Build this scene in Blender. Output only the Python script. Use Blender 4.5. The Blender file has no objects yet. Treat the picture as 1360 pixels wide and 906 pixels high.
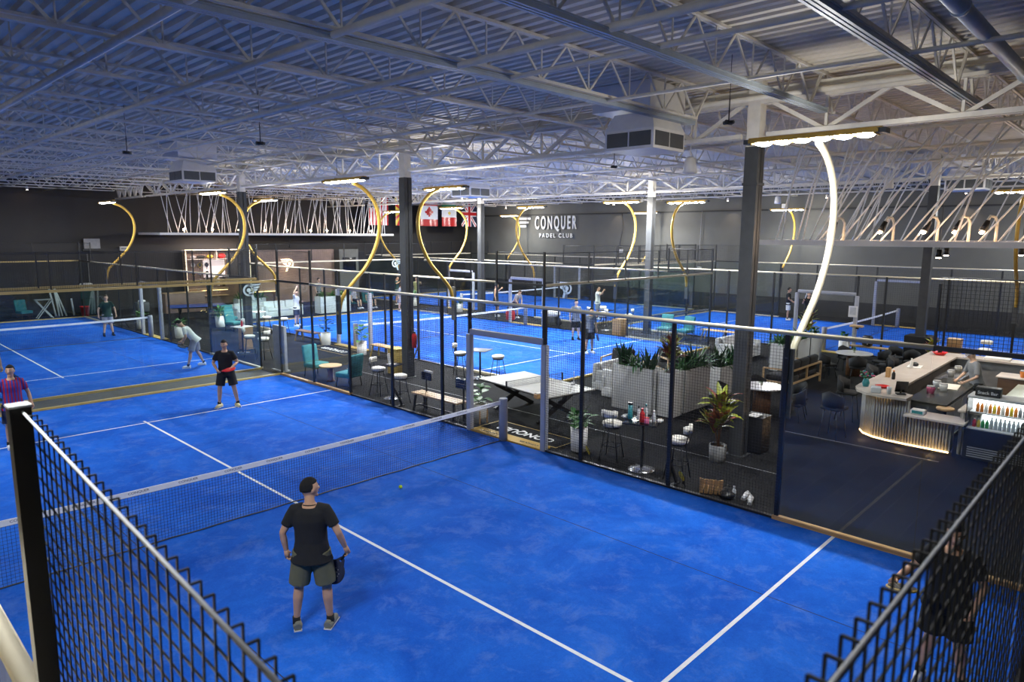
import bpy, bmesh, math, random
from mathutils import Vector, Matrix, Euler
random.seed(7)
PI = math.pi
sc = bpy.context.scene
COL = sc.collection
R = math.radians
def V(*a): return Vector(a)

# ---------------------------------------------------------------- materials
def newmat(name):
    m = bpy.data.materials.new(name); m.use_nodes = True
    nt = m.node_tree
    b = nt.nodes.get('Principled BSDF')
    return m, nt, b
def mat(name, col, rough=.5, metal=0.0, var=.12, scale=6.0, spec=.5, bump=0.0, bscale=60.0, coat=0.0):
    m, nt, b = newmat(name)
    b.inputs['Roughness'].default_value = rough
    b.inputs['Metallic'].default_value = metal
    b.inputs['Specular IOR Level'].default_value = spec
    if coat: b.inputs['Coat Weight'].default_value = coat
    tc = nt.nodes.new('ShaderNodeTexCoord')
    n = nt.nodes.new('ShaderNodeTexNoise'); n.inputs['Scale'].default_value = scale; n.inputs['Detail'].default_value = 4
    nt.links.new(tc.outputs['Object'], n.inputs['Vector'])
    r = nt.nodes.new('ShaderNodeValToRGB')
    c = col
    r.color_ramp.elements[0].position = .3; r.color_ramp.elements[1].position = .7
    r.color_ramp.elements[0].color = (c[0]*(1-var), c[1]*(1-var), c[2]*(1-var), 1)
    r.color_ramp.elements[1].color = (min(1, c[0]*(1+var)), min(1, c[1]*(1+var)), min(1, c[2]*(1+var)), 1)
    nt.links.new(n.outputs['Fac'], r.inputs['Fac']); nt.links.new(r.outputs['Color'], b.inputs['Base Color'])
    if bump:
        n2 = nt.nodes.new('ShaderNodeTexNoise'); n2.inputs['Scale'].default_value = bscale
        nt.links.new(tc.outputs['Object'], n2.inputs['Vector'])
        bp = nt.nodes.new('ShaderNodeBump'); bp.inputs['Strength'].default_value = bump
        nt.links.new(n2.outputs['Fac'], bp.inputs['Height']); nt.links.new(bp.outputs['Normal'], b.inputs['Normal'])
    return m
def emit(name, col, strength):
    m, nt, b = newmat(name)
    b.inputs['Base Color'].default_value = (*col, 1)
    b.inputs['Emission Color'].default_value = (*col, 1)
    b.inputs['Emission Strength'].default_value = strength
    return m
def glass(name, tint=(.94, .97, .962), ior=1.5, base=.0):
    m, nt, b = newmat(name); nt.nodes.remove(b)
    out = nt.nodes['Material Output']
    t = nt.nodes.new('ShaderNodeBsdfTransparent'); t.inputs['Color'].default_value = (*tint, 1)
    g = nt.nodes.new('ShaderNodeBsdfGlossy'); g.inputs['Roughness'].default_value = .015
    ge = nt.nodes.new('ShaderNodeNewGeometry'); dp = nt.nodes.new('ShaderNodeVectorMath'); dp.operation = 'DOT_PRODUCT'
    nt.links.new(ge.outputs['Incoming'], dp.inputs[0]); nt.links.new(ge.outputs['Normal'], dp.inputs[1])
    def mth(op, a, bb):
        n = nt.nodes.new('ShaderNodeMath'); n.operation = op
        for i, q in enumerate((a, bb)):
            if q is None: continue
            if isinstance(q, (int, float)): n.inputs[i].default_value = q
            else: nt.links.new(q, n.inputs[i])
        return n.outputs[0]
    ab = mth('ABSOLUTE', dp.outputs['Value'], None); om = mth('SUBTRACT', 1.0, ab); pw = mth('POWER', om, 5.0)
    class F_: pass
    f = F_(); f.outputs = [mth('ADD', mth('MULTIPLY', pw, .9), .026)]
    mx = nt.nodes.new('ShaderNodeMixShader')
    nt.links.new(f.outputs[0], mx.inputs[0]); nt.links.new(t.outputs[0], mx.inputs[1]); nt.links.new(g.outputs[0], mx.inputs[2])
    nt.links.new(mx.outputs[0], out.inputs['Surface'])
    return m
def turf_mat():
    m, nt, b = newmat('blue_turf')
    b.inputs['Roughness'].default_value = .85; b.inputs['Specular IOR Level'].default_value = .12
    tc = nt.nodes.new('ShaderNodeTexCoord')
    def noise(s, d, ro=.6, dist=0):
        n = nt.nodes.new('ShaderNodeTexNoise'); n.inputs['Scale'].default_value = s; n.inputs['Detail'].default_value = d
        n.inputs['Roughness'].default_value = ro; n.inputs['Distortion'].default_value = dist
        nt.links.new(tc.outputs['Object'], n.inputs['Vector']); return n
    n1 = noise(.55, 8, .72, .6); n2 = noise(2.2, 8, .75, .4); n3 = noise(55, 3)
    r1 = nt.nodes.new('ShaderNodeValToRGB')
    e = r1.color_ramp.elements
    e[0].position = .34; e[0].color = (.003, .085, .52, 1)
    e[1].position = .68; e[1].color = (.016, .165, .74, 1)
    nt.links.new(n1.outputs['Fac'], r1.inputs['Fac'])
    r2 = nt.nodes.new('ShaderNodeValToRGB')
    r2.color_ramp.elements[0].position = .50; r2.color_ramp.elements[0].color = (0, 0, 0, 1)
    r2.color_ramp.elements[1].position = .74; r2.color_ramp.elements[1].color = (.55, .55, .55, 1)
    nt.links.new(n2.outputs['Fac'], r2.inputs['Fac'])
    mx = nt.nodes.new('ShaderNodeMixRGB'); mx.inputs['Color2'].default_value = (.15, .26, .66, 1)
    nt.links.new(r2.outputs['Color'], mx.inputs['Fac']); nt.links.new(r1.outputs['Color'], mx.inputs['Color1'])
    mx2 = nt.nodes.new('ShaderNodeMixRGB'); mx2.blend_type = 'MULTIPLY'; mx2.inputs['Fac'].default_value = .3
    r3 = nt.nodes.new('ShaderNodeValToRGB')
    r3.color_ramp.elements[0].position = .3; r3.color_ramp.elements[0].color = (.45, .5, .6, 1); r3.color_ramp.elements[1].position = .65
    r3.color_ramp.elements[1].color = (1, 1, 1, 1)
    nt.links.new(n3.outputs['Fac'], r3.inputs['Fac']); nt.links.new(mx.outputs[0], mx2.inputs['Color1']); nt.links.new(r3.outputs[0], mx2.inputs['Color2'])
    nt.links.new(mx2.outputs[0], b.inputs['Base Color'])
    bp = nt.nodes.new('ShaderNodeBump'); bp.inputs['Strength'].default_value = .25
    nt.links.new(n3.outputs['Fac'], bp.inputs['Height']); nt.links.new(bp.outputs['Normal'], b.inputs['Normal'])
    return m
def carpet_mat():
    m, nt, b = newmat('charcoal_carpet')
    b.inputs['Roughness'].default_value = .92; b.inputs['Specular IOR Level'].default_value = .1
    tc = nt.nodes.new('ShaderNodeTexCoord')
    br = nt.nodes.new('ShaderNodeTexBrick'); br.inputs['Scale'].default_value = 1.0
    br.inputs['Color1'].default_value = (.012, .012, .013, 1); br.inputs['Color2'].default_value = (.018, .018, .019, 1); br.inputs['Mortar'].default_value = (.03, .03, .032, 1)
    br.inputs['Mortar Size'].default_value = .004; br.inputs['Brick Width'].default_value = .9; br.inputs['Row Height'].default_value = .45
    nt.links.new(tc.outputs['Object'], br.inputs['Vector'])
    n = nt.nodes.new('ShaderNodeTexNoise'); n.inputs['Scale'].default_value = 90; nt.links.new(tc.outputs['Object'], n.inputs['Vector'])
    mx = nt.nodes.new('ShaderNodeMixRGB'); mx.blend_type = 'OVERLAY'; mx.inputs['Fac'].default_value = .6
    nt.links.new(br.outputs['Color'], mx.inputs['Color1']); nt.links.new(n.outputs['Fac'], mx.inputs['Color2'])
    nt.links.new(mx.outputs[0], b.inputs['Base Color'])
    return m
def stripes_mat(name, c1, c2, scale=18):
    m, nt, b = newmat(name); b.inputs['Roughness'].default_value = .8
    tc = nt.nodes.new('ShaderNodeTexCoord'); w = nt.nodes.new('ShaderNodeTexWave'); w.inputs['Scale'].default_value = scale; w.bands_direction = 'X'
    r = nt.nodes.new('ShaderNodeValToRGB'); r.color_ramp.interpolation = 'CONSTANT'
    r.color_ramp.elements[0].color = (*c1, 1); r.color_ramp.elements[1].color = (*c2, 1); r.color_ramp.elements[1].position = .5
    nt.links.new(tc.outputs['Object'], w.inputs['Vector']); nt.links.new(w.outputs['Fac'], r.inputs['Fac']); nt.links.new(r.outputs[0], b.inputs['Base Color'])
    return m
def wood_mat(name, c, rough=.45, s=4):
    m, nt, b = newmat(name); b.inputs['Roughness'].default_value = rough
    tc = nt.nodes.new('ShaderNodeTexCoord'); mp = nt.nodes.new('ShaderNodeMapping'); mp.inputs['Scale'].default_value = (s*6, s*.5, s*6)
    n = nt.nodes.new('ShaderNodeTexNoise'); n.inputs['Scale'].default_value = 1.5; n.inputs['Detail'].default_value = 6
    r = nt.nodes.new('ShaderNodeValToRGB'); r.color_ramp.elements[0].position = .3; r.color_ramp.elements[1].position = .7
    r.color_ramp.elements[0].color = (c[0]*.62, c[1]*.6, c[2]*.55, 1); r.color_ramp.elements[1].color = (*c, 1)
    nt.links.new(tc.outputs['Object'], mp.inputs[0]); nt.links.new(mp.outputs[0], n.inputs['Vector']); nt.links.new(n.outputs['Fac'], r.inputs['Fac']); nt.links.new(r.outputs[0], b.inputs['Base Color'])
    return m
M = dict(
 turf=turf_mat(), carpet=carpet_mat(),
 line=mat('white_line', (.80, .82, .84), .7, var=.05, scale=20),
 steel=mat('white_painted_steel', (.76, .72, .63), .55, var=.08),
 deck=mat('roof_deck', (.68, .63, .53), .6, var=.08, scale=1.5),
 gal=mat('galvanised', (.42, .47, .50), .5, .15, var=.08),
 black=mat('black_powder_coat', (.012, .012, .013), .42, 0, var=.2),
 wire=mat('black_wire', (.008, .008, .009), .5, 0, var=.1),
 cream=mat('champagne_rail', (.62, .55, .40), .33, .25, var=.05),
 gold=mat('gold_paint', (.55, .34, .06), .38, .3, var=.05),
 goldrail=mat('gold_rail', (.42, .31, .12), .35, .4, var=.06),
 pad=mat('grey_padding', (.36, .37, .42), .6, var=.06),
 darkcol=mat('charcoal_column', (.075, .08, .085), .42, .1, var=.1),
 ccol=mat('grey_column', (.06, .063, .066), .45, .1, var=.1),
 wall=mat('charcoal_wall', (.026, .023, .022), .62, var=.12, scale=.8, bump=.05, bscale=8),
 wall2=mat('grey_wall', (.10, .10, .09), .6, var=.1, scale=.8, bump=.05, bscale=8),
 dado=mat('wall_base_band', (.02, .02, .021), .6),
 tape=mat('net_tape', (.92, .92, .92), .6, var=.04),
 netc=mat('net_cord', (.012, .02, .035), .7),
 white=mat('white_laminate', (.78, .76, .74), .5, var=.04),
 ivory=mat('ivory_cushion', (.78, .74, .66), .75, var=.06, scale=14),
 wplant=mat('white_fibre_planter', (.70, .70, .69), .6, var=.06, scale=3, bump=.1, bscale=30),
 pot=mat('ceramic_pot', (.66, .64, .58), .5, var=.08),
 greypot=mat('grey_pot', (.20, .20, .20), .6, var=.2),
 leaf=mat('green_leaf', (.05, .17, .035), .45, var=.45, scale=8),
 leafd=mat('dark_green_leaf', (.015, .065, .02), .45, var=.5, scale=8),
 leafy=mat('yellow_green_leaf', (.32, .36, .04), .45, var=.55, scale=5),
 leafr=mat('reddish_leaf', (.26, .07, .05), .45, var=.5, scale=5),
 teal=mat('teal_velvet', (.035, .19, .20), .8, var=.2, scale=10),
 wood=wood_mat('warm_wood', (.62, .36, .15)), woodl=wood_mat('light_wood', (.70, .47, .26)), woodd=wood_mat('brown_wood', (.20, .10, .05)),
 woody=wood_mat('yellow_wood', (.66, .47, .14)),
 stone=mat('light_stone_top', (.62, .55, .50), .25, var=.06, scale=3), marble=mat('white_marble', (.72, .70, .70), .2, var=.12, scale=2.5),
 flute=mat('fluted_grey_panel', (.33, .31, .28), .55, var=.08),
 darkstone=mat('dark_counter', (.05, .052, .05), .25, var=.2),
 greentop=mat('sage_stone', (.34, .36, .27), .35, var=.08),
 sofa=mat('charcoal_cushion', (.022, .022, .025), .85, var=.15),
 sofaw=mat('white_cushion', (.74, .73, .72), .8, var=.05),
 skin=mat('skin_tan', (.58, .33, .20), .5, var=.08, scale=10), skin2=mat('skin_light', (.66, .42, .30), .5, var=.08, scale=10),
 hair=mat('black_hair', (.007, .006, .006), .9, var=.3, scale=40), hairb=mat('brown_hair', (.06, .035, .02), .6, var=.3, scale=40),
 blk=mat('black_cloth', (.012, .012, .013), .9, var=.15), olive=mat('olive_cloth', (.13, .125, .07), .88, var=.12),
 whitec=mat('white_cloth', (.72, .73, .70), .85, var=.05), greyc=mat('grey_cloth', (.22, .23, .25), .85, var=.08), greenc=mat('dark_green_cloth', (.012, .045, .04), .85),
 navy=mat('navy_cloth', (.015, .02, .05), .85), khaki=mat('khaki_green_cloth', (.24, .24, .10), .85), lilac=mat('pale_grey_cloth', (.32, .31, .36), .85), blueb=mat('bright_blue_plastic', (.02, .12, .55), .4),
 fcb=stripes_mat('blue_red_stripes', (.02, .05, .35), (.42, .01, .04), 5.5),
 shoe=mat('grey_shoe', (.22, .22, .17), .7), shoey=mat('cream_shoe', (.75, .66, .35), .6), shoew=mat('white_shoe', (.78, .78, .78), .6), sock=mat('black_sock', (.012, .012, .012), .9),
 red=mat('red_plastic', (.62, .02, .02), .35), redp=mat('red_paint', (.52, .01, .012), .3), orange=mat('orange_plastic', (.75, .22, .02), .4), yellow=mat('yellow_plastic', (.75, .55, .03), .4), pink=mat('pink_plastic', (.65, .12, .25), .4),
 green=mat('green_plastic', (.05, .35, .08), .4), tealp=mat('teal_plastic', (.03, .25, .28), .35), clear=mat('clear_bottle', (.65, .68, .70), .15, var=.05), chrome=mat('chrome', (.6, .6, .62), .2, .9, var=.03),
 ball=mat('yellow_green_felt', (.55, .75, .05), .9), screen=mat('black_screen', (.008, .008, .010), .15, var=.1), ttop=mat('pale_table_top', (.50, .48, .43), .45, var=.06), bluetop=mat('blue_table_top', (.02, .06, .28), .4),
 letter=mat('white_letter', (.85, .85, .82), .5, var=.03), letterd=mat('dark_letter', (.05, .05, .055), .6), grey=mat('mid_grey', (.30, .30, .31), .5), lgrey=mat('light_grey', (.55, .55, .56), .5), creamw=mat('cream_wall', (.85, .74, .52), .7, var=.05, scale=2),
 bronze=mat('brown_panel_wall', (.26, .175, .14), .45, .1, var=.12, scale=2), frost=mat('frosted_logo', (.62, .68, .68), .6, var=.04),
 led=emit('cool_led', (.93, .97, 1.0), 28.0), ledwarm=emit('warm_led', (1.0, .62, .28), 6.0), bulb=emit('warm_bulb', (1.0, .62, .35), 60.0), fridgelight=emit('fridge_light', (.95, .97, 1.0), 2.6), signlit=emit('lit_sign', (1.0, .85, .60), 1.6), lobbylit=emit('lit_panel', (1.0, .86, .84), 0.75), bluelit=emit('blue_screen_light', (.05, .15, 1.0), 3.0),
 gapfloor=mat('grey_brown_rubber', (.10, .09, .07), .8), glass=glass('court_glass'), glassc=glass('cabinet_glass', (.95, .97, .97)),
)

# ---------------------------------------------------------------- mesh building
class MB:
    def __init__(s): s.v = []; s.f = []; s.m = []; s.sm = []
    def add(s, verts, faces, mi=0, smooth=False):
        b = len(s.v); s.v.extend([tuple(x) for x in verts]); s.f.extend([tuple(b+i for i in f) for f in faces]); s.m.extend([mi]*len(faces)); s.sm.extend([smooth]*len(faces)); return s
    def box(s, cx, cy, cz, sx, sy, sz, rz=0, mi=0, rot=None, tap=1.0):
        hx, hy, hz = sx/2, sy/2, sz/2
        P = [V(x*(tap if z < 0 else 1), y*(tap if z < 0 else 1), z) for x, y, z in [(-hx,-hy,-hz),(hx,-hy,-hz),(hx,hy,-hz),(-hx,hy,-hz),(-hx,-hy,hz),(hx,-hy,hz),(hx,hy,hz),(-hx,hy,hz)]]
        Mx = rot if rot is not None else Matrix.Rotation(rz, 3, 'Z')
        P = [Mx @ p + V(cx, cy, cz) for p in P]
        return s.add(P, [(0,3,2,1),(4,5,6,7),(0,1,5,4),(1,2,6,5),(2,3,7,6),(3,0,4,7)], mi)
    def bev(s, cx, cy, cz, sx, sy, sz, b=.01, rz=0, mi=0, rot=None):
        bm = bmesh.new(); bmesh.ops.create_cube(bm, size=1)
        bmesh.ops.scale(bm, vec=(sx, sy, sz), verts=bm.verts)
        bmesh.ops.bevel(bm, geom=bm.edges[:], offset=min(b, min(sx, sy, sz)*.49), segments=3, affect='EDGES', profile=.5)
        Mx = (rot if rot is not None else Matrix.Rotation(rz, 3, 'Z'))
        bm.verts.ensure_lookup_table()
        vs = [Mx @ v.co + V(cx, cy, cz) for v in bm.verts]; fs = [[v.index for v in f.verts] for f in bm.faces]
        bm.free(); return s.add(vs, fs, mi, True)
    def bar(s, p, q, w, h=None, mi=0):
        p, q = V(*p), V(*q); h = h or w; d = q-p; L = d.length
        if L < 1e-6: return s
        d.normalize(); up = V(0,0,1) if abs(d.z) < .95 else V(1,0,0)
        x = d.cross(up).normalized(); y = x.cross(d).normalized()
        P = []
        for e in (p, q):
            for a, b in ((-1,-1),(1,-1),(1,1),(-1,1)): P.append(e + x*a*w/2 + y*b*h/2)
        return s.add(P, [(0,1,2,3),(7,6,5,4),(0,4,5,1),(1,5,6,2),(2,6,7,3),(3,7,4,0)], mi)
    def tube(s, pts, r, n=8, mi=0, cap=True, ell=None, smooth=True):
        pts = [V(*p) for p in pts]; k = len(pts)
        rs = r if isinstance(r, (list, tuple)) else [r]*k
        up = None; verts = []
        for i, p in enumerate(pts):
            t = (pts[min(i+1, k-1)] - pts[max(i-1, 0)])
            if t.length < 1e-9: t = V(0,0,1)
            t.normalize()
            if up is None:
                a = V(0,1,0) if abs(t.y) < .9 else V(1,0,0)
                x = t.cross(a).normalized() * -1
            else:
                x = (up - t*up.dot(t)); x = x.normalized() if x.length > 1e-6 else t.orthogonal().normalized()
            up = x; y = t.cross(x)
            ra = rs[i]; rx, ry = (ra if isinstance(ra, (tuple, list)) else (ra, ra))
            for j in range(n):
                a = 2*PI*j/n; verts.append(p + x*math.cos(a)*rx + y*math.sin(a)*ry)
        F = []
        for i in range(k-1):
            for j in range(n):
                F.append((i*n+j, i*n+(j+1) % n, (i+1)*n+(j+1) % n, (i+1)*n+j))
        s.add(verts, F, mi, smooth)
        if cap:
            b = len(s.v)-len(verts)
            s.f.append(tuple(b+j for j in reversed(range(n)))); s.f.append(tuple(b+(k-1)*n+j for j in range(n))); s.m += [mi]*2; s.sm += [False]*2
        return s
    def cyl(s, cx, cy, z0, z1, r, n=20, mi=0, r2=None):
        return s.tube([(cx, cy, z0), (cx, cy, z1)], [r, r if r2 is None else r2], n, mi)
    def lathe(s, cx, cy, prof, n=24, mi=0):
        vs = []; k = len(prof)
        for r, z in prof:
            for j in range(n):
                a = 2*PI*j/n; vs.append((cx+r*math.cos(a), cy+r*math.sin(a), z))
        F = [(i*n+j, i*n+(j+1) % n, (i+1)*n+(j+1) % n, (i+1)*n+j) for i in range(k-1) for j in range(n)]
        b = len(s.v); s.add(vs, F, mi, True)
        s.f.append(tuple(b+j for j in reversed(range(n)))); s.f.append(tuple(b+(k-1)*n+j for j in range(n))); s.m += [mi]*2; s.sm += [False]*2
        return s
    def ell(s, c, r, n=12, k=8, mi=0, fn=None, rot=None):
        vs = []; F = []
        for i in range(k+1):
            th = PI*i/k
            for j in range(n):
                a = 2*PI*j/n
                p = V(math.sin(th)*math.cos(a), math.sin(th)*math.sin(a), math.cos(th))
                if fn: p = fn(p)
                p = V(p.x*r[0], p.y*r[1], p.z*r[2])
                if rot is not None: p = rot @ p
                vs.append(p + V(*c))
        for i in range(k):
            for j in range(n): F.append((i*n+j, (i+1)*n+j, (i+1)*n+(j+1) % n, i*n+(j+1) % n))
        return s.add(vs, F, mi, True)
    def prism(s, pts2, z0, z1, mi=0):
        k = len(pts2)
        vs = [(x, y, z0) for x, y in pts2] + [(x, y, z1) for x, y in pts2]
        F = [tuple(reversed(range(k))), tuple(range(k, 2*k))] + [(i, (i+1) % k, k+(i+1) % k, k+i) for i in range(k)]
        return s.add(vs, F, mi)
    def xf(s, Mx):
        s.v = [tuple(Mx @ V(*p)) for p in s.v]; return s
    def mesh(s, name, mats):
        me = bpy.data.meshes.new(name); me.from_pydata(s.v, [], s.f)
        for m in (mats if isinstance(mats, (list, tuple)) else [mats]): me.materials.append(m)
        me.polygons.foreach_set('material_index', s.m); me.polygons.foreach_set('use_smooth', s.sm)
        me.update(); return me
    def build(s, name, mats, parent=None, loc=None, rz=0):
        return link(name, s.mesh(name, mats), parent, loc, rz)
def link(name, data, parent=None, loc=None, rz=0):
    o = bpy.data.objects.new(name, data); COL.objects.link(o)
    if parent is not None: o.parent = parent
    if loc is not None: o.location = loc
    if rz: o.rotation_euler = (0, 0, rz)
    return o
def tag(o, label=None, cat=None, group=None, kind=None):
    if label: o['label'] = label
    if cat: o['category'] = cat
    if group: o['group'] = group
    if kind: o['kind'] = kind
    return o
def thing(name, label, cat, loc=(0,0,0), rz=0, group=None):
    o = bpy.data.objects.new(name, None); COL.objects.link(o); o.location = loc; o.rotation_euler = (0, 0, rz); o.empty_display_size = .1
    return tag(o, label, cat, group)
def struct(o): o['kind'] = 'structure'; return o
KIDS = {}
def dup(o, label, loc, rz=0, group=None):
    def cp(s, par):
        c = s.copy(); COL.objects.link(c)
        if par is not None: c.parent = par
        for ch in list(s.children): cp(ch, c)
        return c
    c = cp(o, None); c.location = loc; c.rotation_euler = (0, 0, rz); c['label'] = label
    if group: c['group'] = group
    return c
def text_mesh(txt, size, depth, name='lettering', bold=False, space=1.0):
    cu = bpy.data.curves.new(name, 'FONT'); cu.body = txt; cu.size = size; cu.extrude = depth; cu.align_x = 'CENTER'; cu.align_y = 'CENTER'; cu.space_character = space
    if bold: cu.offset = size*.02
    o = bpy.data.objects.new(name+'_tmp', cu); COL.objects.link(o)
    dg = bpy.context.evaluated_depsgraph_get()
    me = bpy.data.meshes.new_from_object(o.evaluated_get(dg)); bpy.data.objects.remove(o)
    me.name = name
    return me
def lettering(txt, size, m, parent, loc, rot, sx=1.0, depth=.004, name='lettering', bold=True, space=1.0):
    me = text_mesh(txt, size, depth, name, bold, space); me.materials.clear(); me.materials.append(m)
    o = link(name, me, parent); o.location = loc; o.rotation_euler = rot; o.scale = (sx, 1, 1)
    return o
# ================================================================ ROOM
X0, X1, Y0, Y1 = -9.0, 34.9, -17.0, 34.2
DZ = 7.35
struct(MB().box((X0+X1)/2, (Y0+Y1)/2, -.06, X1-X0+.4, Y1-Y0+.4, .12).build('floor', M['carpet']))
w = MB().box((X0+X1)/2, Y1+.1, 3.75, X1-X0+.4, .2, 7.5); struct(w.build('wall_north', M['wall']))
w = MB().box(X1+.1, (Y0+Y1)/2, 3.75, .2, Y1-Y0, 7.5); struct(w.build('wall_east', M['wall2']))
w = MB().box((X0+X1)/2, Y0-.1, 3.75, X1-X0+.4, .2, 7.5); struct(w.build('wall_south', M['wall']))
w = MB().box(X0-.1, (Y0+Y1)/2, 3.75, .2, Y1-Y0, 7.5); struct(w.build('wall_west', M['wall']))
struct(MB().box(X1-.03, (Y0+Y1)/2, .45, .06, Y1-Y0-.1, .9).build('baseboard_east', M['dado']))
struct(MB().box(X1-.05, (Y0+Y1)/2, 6.0, .1, Y1-Y0-.1, .08).build('trim_east', M['dado']))
struct(MB().box((X0+X1)/2, Y1-.03, .1, X1-X0-.3, .06, .2).build('baseboard_north', M['dado']))
# corrugated deck: flutes run along y
d = MB(); per = .24; n = int((X1-X0)/per)+1; prof = []
for i in range(n):
    x = X0+i*per
    prof += [(x, DZ), (x+.10, DZ), (x+.125, DZ+.06), (x+.215, DZ+.06)]
prof.append((X0+n*per, DZ))
ysl = [Y0-.1, Y1+.1]
vs = [(x, y, z) for y in ysl for x, z in prof] ; k = len(prof)
d.add(vs, [(i, i+1, k+i+1, k+i) for i in range(k-1)])
d.box((X0+X1)/2, (Y0+Y1)/2, DZ+.16, X1-X0, Y1-Y0+.2, .08)
struct(d.build('ceiling', M['deck']))
# joists along x
def joist_mesh(L):
    b = MB(); zt, zb = DZ-.005, 6.72
    for s in (-.03, .03):
        b.box(0, s, zt-.02, L, .045, .04)
        b.box(0, s, zb, L-1.1, .045, .045)
    n = 11; st = (L-1.1)/n
    for i in range(n):
        x = -(L-1.1)/2+i*st
        b.bar((x, 0, zb), (x+st/2, 0, zt-.03), .022, .03); b.bar((x+st/2, 0, zt-.03), (x+st, 0, zb), .03, .035)
        b.bar((x+st, 0, zb), (x+st, 0, zt-.03), .02) if i < n-1 else None
    for sg in (-1, 1): b.bar((sg*(L-1.1)/2, 0, zb), (sg*(L/2-.1), 0, zt-.03), .04)
    return b.mesh('ceiling_joist', M['steel'])
JL = 13.6; jm = joist_mesh(JL)
for xc in (.9, 14.5, 28.1):
    for i in range(23):
        y = -14.1+2.2*i
        if y > 33.8: continue
        struct(link('ceiling_joist', jm, None, (xc, y, 0)))
# girders along y between columns
def girder_mesh(L):
    b = MB(); zt, zb = 6.98, 6.36
    for s in (-.07, .07):
        b.box(s, 0, zt, .09, L, .10); b.box(s, 0, zb, .08, L-.5, .08)
    b.box(0, 0, DZ-.18, .10, L, .10)
    n = 5; st = (L-.5)/n
    for i in range(n):
        y = -(L-.5)/2+i*st
        b.bar((0, y, zt), (0, y+st/2, zb), .07, .07); b.bar((0, y+st/2, zb), (0, y+st, zt), .07, .07); b.bar((0, y+st/2, zb), (0, y+st/2, zt), .045)
    for i in range(5):
        b.box(0, -L/2+.9+2.3*i, DZ-.27, .12, .1, .22)
    return b.mesh('ceiling_girder', M['steel'])
gm = girder_mesh(11.0)
for x in (7.7, 21.3):
    for yc in (-9.6, 1.4, 12.4, 23.4): struct(link('ceiling_girder', gm, None, (x, yc, 0)))
gm2 = girder_mesh(4.8)
for x in (7.7, 21.3): struct(link('ceiling_girder', gm2, None, (x, 31.4, 0)))
# bridging bars on the joists' bottom chords
for x, r in ((-2.5, .05), (-.9, .045), (1.0, .05), (2.0, .035), (4.3, .03), (10.8, .04), (14.5, .04), (18.0, .04), (24.6, .04), (28.0, .04), (31.6, .04)):
    struct(MB().tube([(x, Y0+.1, 6.67), (x, Y1-.1, 6.67)], r, 8).build('ceiling_bridging_beam', M['steel']))
# steel channel runs (strut) below joists and the round pipe, at the right of the view
def channel(y, xa, xb, z=6.62):
    b = MB()
    for s in (-.055, 0, .055): b.box((xa+xb)/2, y+s, z, xb-xa, .035, .05)
    b.box((xa+xb)/2, y, z+.035, xb-xa, .17, .02)
    return b
tag(channel(-5.45, -5, 7.4).build('ceiling_channel', M['gal']), 'long galvanised channel under the joists running from above the court toward the grey column', 'channel')
tag(channel(-7.5, -4, 9.8).build('ceiling_channel', M['gal']), 'galvanised channel under the joists beside the thick round pipe', 'channel')
tag(channel(-3.0, -5, 7.2, 6.64).build('ceiling_channel', M['gal']), 'galvanised channel under the joists passing the big air unit', 'channel')
tag(MB().tube([(-3, -8.35, 6.75), (11.5, -8.35, 6.75)], .085, 14).tube([(3, -8.35, 6.75), (3.06, -8.35, 6.75)], .10, 14).tube([(7, -8.35, 6.75), (7.06, -8.35, 6.75)], .10, 14).build('ceiling_pipe', M['gal']), 'thick round grey-blue pipe running under the roof deck over the bar side', 'pipe')
tag(MB().tube([(7.5, -15, 7.02), (7.5, 33.5, 7.02)], .05, 10).build('ceiling_pipe', M['steel']), 'white pipe strapped along the roof girder beside the grey columns', 'pipe')
tag(MB().tube([(3.0, 9.0, 7.1), (7.5, 9.0, 7.1), (20, 9.0, 7.1)], .04, 8).build('ceiling_pipe', M['steel']), 'thin white pipe crossing over the walkway and the middle court', 'pipe')
# columns
def column(x, y, wh=.26):
    b = MB(); z1 = 6.15
    b.box(x, y, z1/2, .03, .26, z1, mi=0); b.box(x-.125, y, z1/2, .03, .27, z1, mi=0); b.box(x+.125, y, z1/2, .03, .27, z1, mi=0)
    b.box(x, y, z1/2, .26, .03, z1); b.box(x, y-.12, z1/2, .22, .02, z1)
    b.box(x, y, (z1+DZ)/2, .25, .25, DZ-z1, mi=1)
    b.box(x, y, .01, .4, .4, .02); b.box(x, y, 5.45, .31, .31, .05)
    struct(b.build('column', [M['ccol'], M['steel']]))
for x in (7.7, 21.3):
    for y in (-4.1, 6.9, 17.9): column(x, y)

struct(MB().box(0, 10.67, .006, 9.8, 1.1, .01).build('trim_1', M['gapfloor']))
# HVAC drop units
def hvac(x, y, s, zb, label):
    t = thing('air_unit', label, 'air conditioner', (x, y, zb))
    h = s/2
    b = MB(); b.prism([(-h,-h),(h,-h),(h,h),(-h,h)], 0, .34*s)
    top = .34*s
    k = .78*h
    b.add([(-h,-h,top),(h,-h,top),(h,h,top),(-h,h,top),(-k,-k,.62*s),(k,-k,.62*s),(k,k,.62*s),(-k,k,.62*s)], [(0,1,5,4),(1,2,6,5),(2,3,7,6),(3,0,4,7),(4,5,6,7)])
    b.build('housing', M['white'], t)
    g = MB()
    for sg, ax in ((-1,0),(1,0),(-1,1),(1,1)):
        for u in (-.24, .24):
            if ax == 0: g.box(sg*(h+.004), u*s*.98, .17*s, .02, .43*s, .24*s)
            else: g.box(u*s*.98, sg*(h+.004), .17*s, .43*s, .02, .24*s)
    g.build('louver_grille', M['darkcol'], t)
    MB().box(0, .15*s, (.62*s+DZ-zb)/2+.02, 1.25*s*.9, 1.5*s*.8, DZ-zb-.62*s-.06).build('duct', M['white'], t)
    return t
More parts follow.
